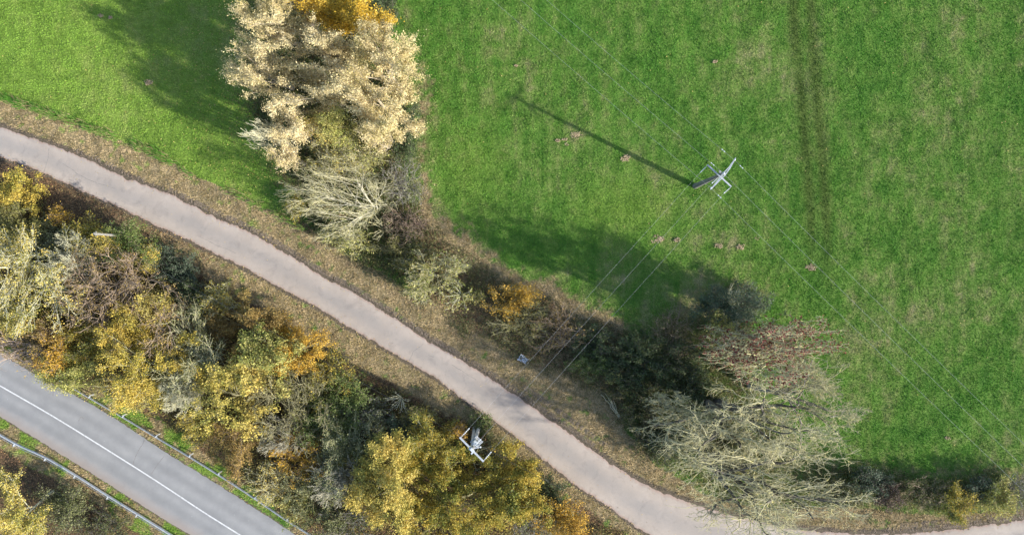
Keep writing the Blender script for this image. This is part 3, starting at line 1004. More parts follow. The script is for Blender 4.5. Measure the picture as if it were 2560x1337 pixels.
def power_pole_meadow():
    bx = W(1737.5, 465.5, 0)
    loc = bx * [1, 1, 0]
    root = empty('power_pole', loc, 'dark tapering power pole with crossed arms standing alone in the green meadow', 'power pole')
    zs = np.linspace(-.1, 9.75, 9)
    P = np.stack([np.full(9, bx[0]), np.full(9, bx[1]), zs], 1)
    obj('pole', capped(P, np.linspace(.29, .13, 9)[None], 8), POLE_DARK, root, origin=loc)
    a, b = W(1768, 412, 9.0), W(1828, 467, 9.0)
    obj('lower_crossarm', beam([a, b], .062, .06), ARM, root, origin=loc)
    up = [(1776, 474), (1796, 452), (1809, 437), (1824, 419), (1839, 395)]
    Q = pts(up, 9.8)
    mid = Q.copy()
    off = norm(np.array([Q[-1, 1] - Q[0, 1], -(Q[-1, 0] - Q[0, 0]), 0]))
    q1, q2 = Q + off * np.array([0.0, .05, .12, .05, 0.0])[:, None], Q - off * np.array([0.0, .05, .12, .05, 0.0])[:, None]
    obj('upper_crossarm', beam(q1, .042, .05) + beam(q2 - [0, 0, .01], .042, .05), ARM, root, origin=loc)
    c = bx * [1, 1, 0] + [0, 0, 9.72]
    obj('pole_cap', [lathe(c, [(.15, 0), (.15, .1), (.11, .16), (0, .17)], (0, 0, 1), 8)], ARM, root, origin=loc)
    obj('bracket', [boxg(bx + [-.02, .18, 8.7], (.10, .20, .07)), boxg(bx + [.1, -.1, 8.85], (.16, .05, .09), [[.7, -.7, 0], [.7, .7, 0], [0, 0, 1]])], GALV_DULL, root, origin=loc)
    for u, v in ((1777, 470), (1809, 434), (1836, 400)):
        obj('pin_insulator', pin_ins(W(u, v, 9.86)), PORC, root, origin=loc)
    ends = []
    for s, e in (((1768, 414), (1752, 430)), ((1797, 443), (1781, 457)), ((1827, 468), (1811, 482))):
        p, q = W(*s, 9.0), W(*e, 8.92)
        obj('strain_insulator', string_ins(p, q), PORC, root, origin=loc)
        ends.append(q)
    return ends


def power_pole_roadside():
    top = W(1180, 1123, 9.0)
    loc = top * [1, 1, 0]
    root = empty('power_pole', loc, 'pale power pole with grey box and single crossarm among yellow trees beside the lane', 'power pole')
    for nm_, (du, dv) in (('leg', (6, -1)), ('leg', (-6, 3))):
        b = W(1192 + du, 1066 + dv, 0)
        P = np.linspace(b, top + [0.06 * np.sign(du), 0, -.15], 9)
        obj('leg', capped(P, np.linspace(.20, .11, 9)[None], 8), POLE_PALE, root, origin=loc)
    zb = 4.2
    obj('cross_brace', beam([W(1193 + 1, 1087, zb), W(1182, 1090, zb)], .05, .05), GALV_DULL, root, origin=loc)
    obj('crossarm', beam([W(1149, 1092, 8.95), W(1209, 1153, 8.95)], .075, .07), ARM, root, origin=loc)
    # switchgear platform with transformer box
    ax = np.array([[.70, -.71, 0], [.71, .70, 0], [0, 0, 1.0]])
    c = W(1191.5, 1104, 7.4)
    pl = [boxg(c + ax[1] * k * .13, (.42, .035, .03), ax) for k in (-3, -2, -1, 0, 1, 2, 3)] + [boxg(c + ax[0] * s * .38 - [0, 0, .05], (.04, .46, .035), ax) for s in (-1, 1)]
    obj('platform', pl, ARM, root, origin=loc)
    c2 = W(1189, 1107, 7.85)
    bxo = obj('transformer_box', [boxg(c2, (.26, .22, .36), ax), boxg(c2 + [0, 0, .375], (.29, .25, .02), ax)] + [boxg(c2 + ax[1] * .235 + ax[0] * k * .07, (.012, .03, .28), ax) for k in (-3, -2, -1, 0, 1, 2, 3)], BOXG, root, origin=loc)
    for k in (-1, 0, 1):
        obj('bushing', pin_ins(c2 + ax[0] * k * .16 + [0, 0, .395], .3), PORC, bxo, origin=loc)
    obj('side_arm', beam([W(1184, 1121, 8.5), W(1203, 1116, 8.5)], .04, .04), GALV, root, origin=loc)
    obj('pin_insulator', pin_ins(W(1201, 1116, 8.53)), PORC, root, origin=loc)
    obj('bracket', [boxg(top + [.02, -.05, .02], (.2, .12, .1), ax), boxg(top + [-.22, .0, -.2], (.09, .06, .1), ax), boxg(top + [.0, -.34, -.05], (.07, .1, .08), ax)], GALV_LIGHT, root, origin=loc)
    ends = []
    for s, e in (((1153, 1092), (1172, 1071)), ((1188, 1112), (1201, 1098)), ((1209, 1151), (1227, 1130))):
        p, q = W(*s, 8.95), W(*e, 8.85)
        obj('strain_insulator', string_ins(p, q), PORC, root, origin=loc)
        ends.append(q)
    return ends


def power_lines(e1, e2):
    for p, q, lab in zip(e1, e2, ('upper left of three bare wires running from the meadow pole down to the roadside pole', 'middle one of three bare wires running from the meadow pole down to the roadside pole', 'lower right of three bare wires running from the meadow pole down to the roadside pole')):
        V, Fq = tubes(wire_pts(p, q, .25), np.full((1, 25), .0056), 5)
        tag(obj('power_line', [(V, Fq, 0)], WIRE, origin=p), lab, 'power line', 'wires between the two power poles')
    z = 10.1
    for i, (a, m, b, lab) in enumerate((((1230, 0), (1777, 470), (2560, 1228), 'wire over the meadow pole, lower left of the three long diagonal wires'),
                           ((1301, 0), (1809, 434), (2560, 1169), 'wire over the meadow pole, middle of the three long diagonal wires'),
                           ((1365, 0), (1836, 400), (2560, 1111), 'wire over the meadow pole, upper right of the three long diagonal wires'))):
        A, M, B = W(*a, 9.5), W(*m, z), W(*b, 9.5)
        A2, B2 = A + (A - M) * .6, B + (B - M) * .35
        A2[2] = B2[2] = z
        P = np.vstack([wire_pts(A2, M, .6, 25), wire_pts(M, B2, .6, 25)[1:]])
        V, Fq = tubes(P, np.full((1, len(P)), .0064), 5)
        o = tag(obj('power_line', [(V, Fq, 0)], WIRE, origin=M), lab, 'power line', 'long wires crossing over the meadow pole')
        dn = norm(B2 - M)
        dist = (1.1, 1.2, .9)[i]
        for s, k in ((1, dist), (-1, 1.3)):
            if i == 0 and s < 0 or i == 1 and s > 0:
                continue
            c = M + (dn if s > 0 else norm(A2 - M)) * k
            d2 = dn if s > 0 else norm(A2 - M)
            obj('damper', [lathe(c - [0, 0, .05] - d2 * .14, [(0, -.06), (.045, -.05), (.045, .05), (0, .06)], d2, 8), lathe(c - [0, 0, .05] + d2 * .14, [(0, -.06), (.045, -.05), (.045, .05), (0, .06)], d2, 8), boxg(c - [0, 0, .03], (.02, .02, .04))], PORC, o, origin=M)


def phone_pole():
    top = W(236, 584, 7.0)
    loc = top * [1, 1, 0]
    root = empty('telephone_pole', loc, 'slender pale wooden pole rising through the yellow and green bushes', 'telephone pole')
    P = np.linspace(loc - [0, 0, .1], top, 6)
    obj('pole', capped(P, np.linspace(.15, .105, 6)[None], 8), POLE_WHITE, root, origin=loc)
    obj('crosspiece', [boxg(top + [.02, 0, -.22], (.05, .22, .04)), lathe(top, [(.12, -.02), (.12, .03), (0, .06)], (0, 0, 1), 8)], POLE_WHITE, root, origin=loc)
    q = W(1470, 1256, 5.6)
    Pw = wire_pts(top + [.02, -.18, -.18], W(1010, 1016, 5.7), .5, 20)
    Pw = np.vstack([Pw, wire_pts(Pw[-1], q, .2, 12)[1:]])
    V, Fq = tubes(Pw, np.full((1, len(Pw)), .013), 5)
    tag(obj('telephone_cable', [(V, Fq, 0)], CABLE, origin=loc), 'thin dark cable strung above the bushes along the lane', 'cable')


def crumpled_sheet():
    g = np.random.default_rng(4)
    n = 26
    X, Y = np.meshgrid(np.linspace(-.5, .5, n), np.linspace(-.36, .36, n), indexing='ij')
    Z = .10 + .16 * np.abs(vnoise(X, Y, 6, 51, 3) - .5) * 2 + .05 * g.random(X.shape)
    wob = (vnoise(X, Y, 3.5, 52, 2) - .5) * .35
    a = math.radians(-32)
    X2, Y2 = X + wob, Y + wob * .7
    c = W(1309, 897, 0)
    V = np.stack([c[0] + X2 * math.cos(a) - Y2 * math.sin(a), c[1] + X2 * math.sin(a) + Y2 * math.cos(a), Z], -1).reshape(-1, 3)
    V[:, :2] += g.normal(size=(len(V), 2)) * .008
    I = np.arange(n * n).reshape(n, n)
    Fq = np.stack([I[:-1, :-1], I[1:, :-1], I[1:, 1:], I[:-1, 1:]], -1)
    keep = (vnoise(X, Y, 7, 53, 2)[:-1, :-1] > .33)
    m = simple_mat('white_plastic', (.42, .44, .48), (.75, .77, .82), .4, 0, 9, .5)
    o = obj('plastic_sheet', [(V, Fq[keep].reshape(-1, 4), 0)], m, origin=c)
    md = o.modifiers.new('thick', 'SOLIDIFY')
    md.thickness = .006
    tag(o, 'torn crumpled white plastic sheet lying on the dry verge beside the lane', 'plastic sheet')


def fallen_branches():
    g = np.random.default_rng(9)
    end = W(1547, 1041, .15)
    gz = []
    for u, v in ((1503, 985), (1512, 983), (1520, 992), (1526, 999), (1534, 1001)):
        a = W(u, v, .9 + .4 * g.random())
        P = np.linspace(end + g.normal(size=3) * .06, a, 8)
        P[1:-1] += g.normal(size=(6, 3)) * .05
        V, Fq = tubes(P, np.linspace(.035, .014, 8)[None], 5)
        gz.append((V, Fq, 0))
    tag(obj('fallen_branch', gz, BARK['palelichen'], origin=end), 'pale forked dead branch leaning out of the dark hedge onto the verge', 'fallen branch')


def molehills():
    m = simple_mat('dry_soil', (.24, .185, .105), (.38, .295, .185), .95, 0, 9, .8)
    data = [(1440, 338, 12, 'pale soil heap above the pole shadow, largest of the four nearby'), (1412, 349, 6, 'small soil heap directly beside the largest heap above the pole shadow'), (1394, 352, 5, 'tiny soil heap at the western end of the group above the pole shadow'),
            (1418, 361, 5, 'tiny soil heap below the others above the pole shadow'),
            (1563, 396, 12, 'pale soil heap lying on the edge of the long pole shadow'), (1645, 599, 15, 'broad pale soil patch between the wires south of the meadow pole'), (1692, 600, 8, 'soil patch just east of the broad one between the wires'),
            (1797, 614, 9, 'pale soil patch under the first diagonal wire south of the meadow pole'), (1850, 617, 10, 'flat soil patch east of the diagonal wire, below a smaller patch'), (1892, 595, 6, 'small soil patch north of the flat one beside the diagonal wire'),
            (2026, 668, 12, 'pale soil heap between two long wires near the faint wheel tracks'), (2368, 1094, 6, 'lone soil heap in the grass near the lower right hedge'),
            (252, 40, 7, 'greyish soil heap near the top of the bright western meadow'), (276, 45, 5, 'smaller greyish heap beside another near the top of the western meadow'), (372, 207, 9, 'grey soil heap in the middle of the western meadow'),
            (1787, 155, 6, 'small pale soil patch alone near the top of the big meadow'), (1290, 165, 4, 'tiny soil crumb heap beside the westernmost diagonal wire')]
    for i, (u, v, r, lab) in enumerate(data):
        g = np.random.default_rng(60 + i)
        rm = r / 24.0 * .72
        nr, na = 7, 22
        a = np.arange(na) * 6.283 / na
        prof = 1 + .32 * np.sin(a * 2 + g.random() * 6) + .22 * np.sin(a * 3 + g.random() * 6) + .14 * g.normal(size=na)
        c = W(u, v, 0)
        gz = [np.array([[c[0], c[1], .10]])]
        for k in range(1, nr):
            f = k / (nr - 1)
            rr = rm * f * prof * np.array([1.0])
            z = .06 * (1 - f ** 1.6) + g.normal(size=na) * .03 + .03
            gz.append(np.stack([c[0] + rr * np.cos(a) * 1.15, c[1] + rr * np.sin(a) * .75, z], 1))
        V = np.vstack(gz)
        tri = [[0, 1 + j, 1 + (j + 1) % na] for j in range(na)]
        I = 1 + np.arange((nr - 1) * na).reshape(nr - 1, na)
        J = np.roll(I, -1, 1)
        Fq = np.stack([I[:-1], I[1:], J[1:], J[:-1]], -1).reshape(-1, 4)
        G = [(V, np.array(tri), 0), (V, Fq, 0)]
        for k in range(int(8 + 2.5 * r)):
            rr, aa = rm * g.uniform(.6, 1.5), g.random() * 6.283
            q = c + [rr * math.cos(aa) * 1.15, rr * math.sin(aa) * .75, .05 + .05 * g.random()]
            s = g.uniform(.03, .07)
            G.append(lathe(q, [(0, -s), (s, -s * .3), (s * .8, s * .5), (0, s)], g.normal(size=3), 5))
        tag(obj('molehill', G, m, origin=c), lab, 'molehill', 'bare soil heaps in the meadow')


# ------------------------------------------------------------------ every tree and bush
T_, B_ = 'tree', 'bush'


def all_plants():
    gp = 'pale poplars in the field hedge'
    bt = 'trees and bushes between the two roads'
    hg = 'bushes in the field hedge'
    rh = 'hedge plants along the lower right field edge'
    p = plant
    # the poplar clump
    p('poplar_tree', T_, 'cream leaved poplar nearest the top left corner of its clump', 684, 66, 90, 76, 11.5, 'poplar', 'cream', 3.4, 'cream', group=gp, streak=1.0, ls=.10)
    p('poplar_tree', T_, 'golden orange tree at the top of the poplar clump', 845, 22, 108, 60, 13.5, 'poplar', 'amber', 4.5, 'olive', group=gp, streak=.5)
    p('poplar_tree', T_, 'cream poplar reaching farthest west with two bright tufts over the shaded grass', 668, 168, 100, 60, 11.5, 'poplar', 'cream', 2.2, 'cream', group=gp, streak=1.0, ls=.10)
    p('poplar_tree', T_, 'pale poplar crown directly below the golden orange tree', 825, 128, 66, 50, 11.5, 'poplar', 'cream', 3.4, 'cream', group=gp, streak=1.0, ls=.10)
    p('poplar_tree', T_, 'cream poplar at the upper right edge of the clump beside the big meadow', 952, 145, 84, 82, 13.5, 'poplar', 'cream', 3.6, 'cream', group=gp, streak=.8, ls=.10)
    p('poplar_tree', T_, 'largest cream poplar, at the lower right of the clump', 940, 262, 98, 82, 13.5, 'poplar', 'cream', 3.6, 'cream', group=gp, streak=.8, ls=.10)
    p('poplar_tree', T_, 'cream poplar in the very middle of the clump', 795, 215, 92, 62, 11, 'poplar', 'cream', 3.2, 'cream', group=gp, streak=1.0, ls=.10)
    p('poplar_tree', T_, 'compact cream poplar at the lower left of the clump above a bare pale branch', 731, 298, 56, 50, 11, 'poplar', 'cream', 3.6, 'cream', group=gp, streak=.8, ls=.10)
    p('poplar_tree', T_, 'small cream tufted poplar lowest on the west side of the clump', 708, 390, 36, 30, 8.5, 'poplar', 'cream', 3.2, 'cream', group=gp, streak=.8, ls=.10)
    p('bare_tree', T_, 'bare pale branched tree reaching over the shaded western grass', 664, 336, 50, 30, 9, 'bare', None, bark='palelichen', twig=.014, base=(752, 372), trunk_r=.1)
    p('olive_tree', T_, 'olive green tree filling the lower middle of the poplar clump', 828, 315, 62, 42, 9.5, 'tree', 'ygreen', 3.0, 'olive', group=gp)
    p('broad_tree', T_, 'brown bare crown at the top edge between cream and golden trees', 735, -4, 42, 26, 11, 'bare', None, bark='pinkish', twig=.02)
    p('ivy_bush', B_, 'dark green ivy bush under the east side of the poplars', 1010, 325, 34, 72, 4, 'bush', 'dark', 4.0, 'dark')
    p('ivy_bush', B_, 'dark green bush at the top edge right of the golden tree', 965, 32, 26, 48, 4, 'bush', 'dark', 3.6, 'dark')
    p('poplar_tree', T_, 'sparse cream shoot with visible pale trunk below the largest poplar', 958, 345, 24, 34, 8, 'poplar', 'cream', 1.6, 'cream', group=gp, streak=1.0, ls=.10)
    # below the poplars
    p('olive_tree', T_, 'thin olive tree with yellow green leaves just below the poplar clump', 855, 395, 92, 48, 6, 'bare', 'ygreen', 1.1, 'lichen', twig=.018)
    p('lichen_tree', T_, 'bare lichen covered tree fanning westward below the poplars', 858, 492, 122, 96, 7.5, 'fan', None, bark='lichen', twig=.0115, base=(938, 522), trunk_r=.10, bark2='tan')
    p('young_bush', B_, 'yellow green leafy bush with bare tips below the fanned lichen tree', 868, 603, 60, 36, 3.2, 'barebush', 'ygreen', 1.0, 'lichen', group=hg, twig=.02)
    p('young_bush', B_, 'small golden bush on the west side of the fanned lichen tree', 738, 518, 24, 28, 2.2, 'bush', 'gold', 2.2, 'olive', group=hg)
    p('young_bush', B_, 'small starry bare bush right of the yellow green bush', 955, 572, 28, 26, 2.6, 'star', None, bark='lichen', group=hg, twig=.02)
    p('grey_bush', B_, 'grey twiggy bush right of the fanned lichen tree beside the meadow', 1012, 452, 48, 58, 3, 'barebush', 'greyolive', .35, 'grey', group=hg)
    p('red_bush', B_, 'reddish brown twiggy bush below the grey twiggy bush', 1010, 562, 50, 42, 2.2, 'barebush', 'purple', .6, 'brown', group=hg)
    p('green_bush', B_, 'olive bush between the reddish twiggy bush and the thin hedge tree', 1010, 630, 70, 36, 2.0, 'bush', 'olive', 1.4, 'olive', group=hg)
    p('hedge_tree', T_, 'thin yellow green hedge tree with bare crown, middle of the hedge', 1088, 692, 72, 56, 4.6, 'bare', 'ygreen', .75, 'lichen', group=hg, twig=.02)
    p('hedge_tree', T_, 'starry pale bare bush under the thin yellow green hedge tree', 1146, 740, 34, 34, 3.6, 'star', 'ygreen', .5, 'palelichen', group=hg, twig=.02)
    p('young_bush', B_, 'tiny yellow bush left of the bright orange yellow bush', 1196, 741, 14, 15, 2, 'bush', 'ygreen', 2.0, 'olive', group=hg)
    p('yellow_bush', B_, 'bright orange yellow bush standing alone in the thin hedge', 1284, 751, 56, 38, 3, 'bush', 'orange', 2.4, 'olive', group=hg)
    p('grey_bush', B_, 'olive brown bare bush below the bright orange yellow bush', 1300, 806, 66, 46, 3, 'barebush', 'olive', .5, 'olive', group=hg)
    p('red_bush', B_, 'reddish brown bare bush under the wires in the hedge', 1398, 822, 62, 52, 2.6, 'barebush', 'rust', .45, 'brown', group=hg)
    p('green_bush', B_, 'dark green bush east of the reddish bush under the wires', 1478, 846, 46, 36, 2.4, 'bush', 'dark', 2.4, 'dark', group=hg)
    p('green_bush', B_, 'fresh green bush at the lane side of the hedge under the wires', 1474, 912, 46, 34, 2.4, 'bush', 'green', 2.2, 'olive', group=hg)
    p('young_bush', B_, 'pale yellow green tuft near the fallen branch at the hedge edge', 1533, 938, 20, 18, 2.2, 'bush', 'ygreen', 1.8, 'olive', group=hg)
    p('green_bush', B_, 'dark sprawling bush left of the big bare trees', 1585, 900, 80, 58, 2.4, 'bush', 'dark', 2.4, 'dark', group=hg)
    p('green_bush', B_, 'dark bush above the fallen branch beside the big bare trees', 1600, 990, 60, 60, 2.2, 'bush', 'bramble', 2.4, 'dark', group=hg)
    p('green_bush', B_, 'dark brown bramble bush on the lane side of the big bare trees', 1630, 1085, 44, 60, 2.0, 'bush', 'bramble', 2.4, 'dark', group=hg)
    p('grey_bush', B_, 'thin grey brown bush between dark bush and ivy tree', 1680, 830, 50, 58, 1.8, 'barebush', 'bramble', .7, 'brown', group=hg)
    # ivy and the big bare trees
    p('ivy_tree', T_, 'tall dark ivy covered tree at the northern tip of the hedge', 1822, 775, 74, 50, 6.5, 'tree', 'bluegreen', 2.4, 'dark', base=(1775, 768))
    p('ivy_bush', B_, 'low dark green bush at the outer tip of the hedge beside the meadow', 1868, 750, 52, 40, 3, 'bush', 'bluegreen', 2.4, 'dark')
    p('grey_bush', B_, 'pale grey thin stems growing up through the dark ivy tree', 1832, 772, 22, 46, 6.5, 'barebush', 'greyolive', .5, 'palelichen')
    p('young_bush', B_, 'yellow green leafy bush wedged between ivy tree and seed laden tree', 1808, 834, 36, 38, 6, 'bush', 'ygreen', 2.6, 'olive')
    p('ash_tree', T_, 'bare ash tree hung with dark red brown seed clusters', 1930, 864, 142, 74, 15, 'bigbare', 'seed', 1.2, 'lichen', base=(1800, 832), twig=.018, bark2='lichen', ls=.17, scat=.10)
    p('lichen_tree', T_, 'largest bare tree with dark limbs and yellow lichen twigs', 1868, 1028, 225, 130, 13, 'bigbare', None, bark='lichen', base=(1770, 1005), twig=.0185, bark2='dark', trunk_r=.5)
    p('lichen_tree', T_, 'bare tree with fine pale yellow twigs spreading over the meadow side of the clump', 2020, 1010, 122, 112, 10, 'bigbare', None, bark='lichen', base=(1875, 965), twig=.018, bark2='grey')
    p('lichen_tree', T_, 'bare tree hanging over the lane with dark trunk leaning away', 1885, 1205, 240, 150, 12.5, 'bigbare', None, bark='lichen', base=(1745, 1090), twig=.0185, bark2='dark', trunk_r=.5)
    p('lichen_tree', T_, 'smaller yellowish bare tree on the lane side of the largest bare tree', 1722, 1045, 110, 100, 9, 'bigbare', None, bark='lichen', twig=.018)
    p('lichen_bush', B_, 'bright yellow lichened stump with spreading arms over the leaning trunk', 1855, 1195, 42, 50, 9, 'star', None, bark='lichen', twig=.035)
    p('green_bush', B_, 'dark green bush at the foot of the trees beside the lane', 1655, 1120, 34, 36, 2.4, 'bush', 'dark', 2.6, 'dark')
    p('green_bush', B_, 'dark low bush hidden below the middle of the largest bare tree', 1745, 990, 62, 52, 2.4, 'bush', 'dark', 2.2, 'dark')
    p('green_bush', B_, 'dark low bush under the trunk of the tree hanging over the lane', 1815, 1120, 62, 50, 2.4, 'bush', 'bramble', 2.2, 'dark')
    p('green_bush', B_, 'dark low bush under the western limbs of the largest bare tree', 1700, 900, 60, 44, 2.2, 'bush', 'dark', 2.2, 'dark')
    # hedge along the lower right
    p('hedge_bush', B_, 'dark green hedge bush closest to the overhanging bare tree', 2180, 1205, 46, 32, 2.4, 'bush', 'bluegreen', 2.4, 'dark', group=rh)
    p('hedge_bush', B_, 'dark purple hedge bush next along from the overhanging bare tree', 2222, 1237, 34, 30, 2.2, 'bush', 'purple', 2.6, 'brown', group=rh)
    p('hedge_bush', B_, 'olive brown hedge bush left of the yellow hedge bush', 2315, 1232, 62, 34, 2.2, 'bush', 'bramble', 2.2, 'brown', group=rh)
    p('hedge_bush', B_, 'golden yellow hedge bush near the lower right corner', 2395, 1262, 42, 44, 3, 'bush', 'gold', 2.4, 'olive', group=rh)
    p('hedge_bush', B_, 'yellow green hedge bush nearest the right edge', 2500, 1248, 44, 46, 3, 'bush', 'ygreen', 2.0, 'olive', group=rh)
    p('hedge_bush', B_, 'grey twiggy hedge bush in the lower right corner', 2556, 1236, 38, 44, 2.6, 'barebush', 'greyolive', .6, 'grey', group=rh)
    p('hedge_bush', B_, 'dull green hedge bush between the golden and yellow green ones', 2446, 1222, 36, 30, 2.4, 'bush', 'bluegreen', 2.2, 'dark', group=rh)
    p('hedge_bush', B_, 'dark bramble bush under the tips of the overhanging bare tree', 2105, 1228, 54, 34, 2.0, 'bush', 'bramble', 2.4, 'dark', group=rh)
    # between the two roads, from the left
    p('yellow_tree', T_, 'bright yellow tree at the left edge just below the lane', 38, 482, 54, 46, 3.8, 'tree', 'yellow', 3.2, 'olive', group=bt)
    p('olive_bush', B_, 'dull olive bush under the bright yellow tree at the left edge', 40, 560, 58, 46, 3.6, 'bush', 'olive', 2.4, 'olive', group=bt)
    p('orange_bush', B_, 'small orange bush right of the bright yellow tree', 150, 538, 24, 20, 3, 'bush', 'orange', 2.4, 'brown', group=bt)
    p('orange_bush', B_, 'dull golden bush left of the pale wooden pole', 205, 578, 40, 32, 4, 'bush', 'gold', 2.4, 'olive', group=bt)
    p('yellow_bush', B_, 'bright yellow bush growing round the pale wooden pole', 266, 604, 34, 24, 5.5, 'bush', 'yellow', 2.6, 'olive', group=bt)
    p('green_bush', B_, 'fresh green bush right of the pale wooden pole', 318, 612, 58, 46, 4.6, 'bush', 'green', 2.4, 'olive', group=bt)
    p('yellow_bush', B_, 'small yellow tipped bush between green bush and dark bluish bush', 374, 645, 22, 28, 4, 'bush', 'yellow', 2.0, 'olive', group=bt)
    p('green_bush', B_, 'low bluish green bush at the lane side right of the pole', 432, 665, 48, 40, 2.2, 'bush', 'bluegreen', 2.6, 'dark', group=bt)
    p('dark_bush', B_, 'dark shadowed bush between left edge olive bush and grey twigs', 118, 600, 46, 42, 3, 'bush', 'greyolive', 2.0, 'dark', group=bt)
    p('pale_tree', T_, 'large pale half bare tree with yellow leaves at the left edge', 68, 690, 118, 104, 6.5, 'bare', 'lemon', .9, 'palelichen', group=bt, twig=.02)
    p('grey_bush', B_, 'dark grey twiggy bush between the pale half bare tree and the brown tree', 205, 668, 48, 46, 4.5, 'barebush', 'greyolive', .5, 'grey', group=bt)
    p('brown_tree', T_, 'broad bare tree with reddish brown twigs', 300, 752, 128, 108, 7, 'bare', 'rust', .35, 'brown', group=bt, twig=.022)
    p('cream_bush', B_, 'cream yellow leaved bush at the lower right of the brown twigged tree', 378, 772, 48, 36, 6, 'bush', 'lemon', 2.4, 'olive', group=bt)
    p('olive_bush', B_, 'light brown thin leaved bush at the lane side of the golden tree', 538, 748, 48, 38, 4, 'barebush', 'gold', 1.0, 'lichen', group=bt)
    p('dark_bush', B_, 'dark green bush behind the light brown thin leaved bush', 476, 748, 40, 42, 2.8, 'bush', 'dark', 2.6, 'dark', group=bt)
    p('orange_bush', B_, 'bright orange bush overhanging the upper end of the grey main road', 135, 888, 40, 36, 5, 'bush', 'orange', 3.0, 'brown', group=bt)
    p('green_bush', B_, 'yellow green bush over the start of the northern guard rail', 170, 932, 62, 38, 4.5, 'bush', 'ygreen', 3.2, 'olive', group=bt)
    p('cream_bush', B_, 'pale green leaved bush at the left edge above pinkish twigs', 52, 800, 52, 36, 5, 'bush', 'lemon', 2.2, 'olive', group=bt)
    p('pink_bush', B_, 'pinkish bare bush with twigs reaching over the main road', 55, 868, 86, 50, 4, 'barebush', 'rust', .25, 'pinkish', group=bt, twig=.022)
    p('orange_bush', B_, 'orange brown bush between pinkish twigs and brown tree', 112, 838, 48, 32, 4.4, 'bush', 'rust', 2.2, 'brown', group=bt)
    p('golden_bush', B_, 'olive gold bush under the front of the brown twigged tree', 225, 858, 62, 40, 4, 'bush', 'gold', 2.2, 'olive', group=bt)
    p('golden_tree', T_, 'large golden tree with fine pale branches above the guard rail', 375, 900, 108, 102, 7, 'tree', 'yellow', 2.2, 'lichen', group=bt, twig=.02)
    p('golden_bush', B_, 'straw coloured twiggy bush at the foot of the large golden tree', 340, 975, 78, 46, 4, 'barebush', 'lemon', 1.4, 'lichen', group=bt)
    p('lichen_tree', T_, 'grey green bare tree right of the large golden tree', 472, 882, 66, 96, 6.5, 'bare', 'greyolive', .9, 'lichen', group=bt, twig=.022)
    p('rust_tree', T_, 'dull orange brown tree beside the lane behind the green gold tree', 608, 830, 76, 68, 5.5, 'tree', 'rust', 2.8, 'olive', group=bt)
    p('yellow_tree', T_, 'orange yellow tree at the lane side of the green gold tree', 735, 868, 68, 56, 6, 'tree', 'orange', 2.8, 'olive', group=bt)
    p('maple_tree', T_, 'yellow green maple with large bright leaves, upper one of two', 672, 905, 68, 66, 7.5, 'tree', 'ygreen', 3.0, 'olive', group=bt, ls=.15)
    p('maple_tree', T_, 'yellow green maple with cream tips nearer the main road, lower one of two', 588, 992, 86, 74, 7.5, 'tree', 'lemon', 3.0, 'olive', group=bt, ls=.15)
    p('yellow_bush', B_, 'small yellow orange bush below the lower maple at the road side', 505, 1072, 46, 38, 3.6, 'bush', 'yellow', 2.2, 'olive', group=bt)
    p('rust_tree', T_, 'orange brown leafy bush tree below the lower maple', 600, 1110, 60, 66, 4.6, 'tree', 'rust', 2.6, 'brown', group=bt)
    p('golden_bush', B_, 'brown gold thin bush right of the two maples', 808, 948, 62, 52, 5, 'barebush', 'gold', 1.3, 'olive', group=bt)
    p('brown_tree', T_, 'bare olive brown tree in the middle of the belt', 728, 1020, 84, 82, 6.4, 'bare', 'olive', .3, 'olive', group=bt, twig=.022)
    p('green_bush', B_, 'yellow green bush at the dark edge of the belt facing the lane', 868, 985, 46, 44, 4.6, 'bush', 'green', 2.8, 'olive', group=bt)
    p('green_bush', B_, 'mid green bush right of the bare olive brown tree', 815, 1055, 70, 48, 4.4, 'bush', 'green', 2.4, 'olive', group=bt)
    p('orange_bush', B_, 'orange brown bush in front of the lichen grey bush', 752, 1140, 64, 54, 4.2, 'bush', 'orange', 1.8, 'brown', group=bt)
    p('lichen_tree', T_, 'large grey green lichened bush tree in the belt', 880, 1130, 82, 84, 5.0, 'bare', 'greyolive', 2.2, 'lichen', group=bt, twig=.02)
    p('pale_bush', B_, 'pale green feathery bush close to the northern guard rail', 680, 1205, 58, 46, 3, 'barebush', 'lemon', .5, 'lichen', group=bt, twig=.02)
    p('grey_bush', B_, 'small greenish grey bush beside the dark hollow near the lane', 922, 1038, 44, 36, 4, 'barebush', 'greyolive', 1.2, 'grey', group=bt)
    p('green_bush', B_, 'bluish green bush above the bright yellow tree', 992, 1080, 50, 40, 4, 'bush', 'bluegreen', 2.4, 'dark', group=bt)
    p('star_bush', B_, 'small bare starry bush alone in the dark hollow', 993, 1006, 24, 22, 3, 'star', None, bark='palelichen', group=bt, twig=.02)
    p('olive_bush', B_, 'thin olive bush right of the starry bush', 1045, 1055, 42, 34, 3.2, 'barebush', 'olive', 1.0, 'olive', group=bt)
    p('yellow_tree', T_, 'brightest yellow tree near the bottom of the belt', 950, 1210, 76, 108, 7.5, 'tree', 'lemon', 3.8, 'olive', group=bt, ls=.13)
    p('golden_tree', T_, 'large golden green tree below the roadside power pole', 1150, 1245, 178, 112, 6.5, 'tree', 'gold', 3.2, 'olive', group=bt, ls=.13)
    p('golden_tree', T_, 'golden olive tree left of the roadside power pole', 1085, 1105, 56, 56, 6, 'tree', 'gold', 2.8, 'lichen', group=bt)
    p('golden_tree', T_, 'yellow crown on the lane side of the large golden green tree', 1288, 1235, 52, 56, 6, 'tree', 'yellow', 3.0, 'olive', group=bt)
    p('orange_bush', B_, 'small orange bush touching the roadside power pole', 1150, 1076, 16, 18, 4, 'bush', 'orange', 2.4, 'brown', group=bt)
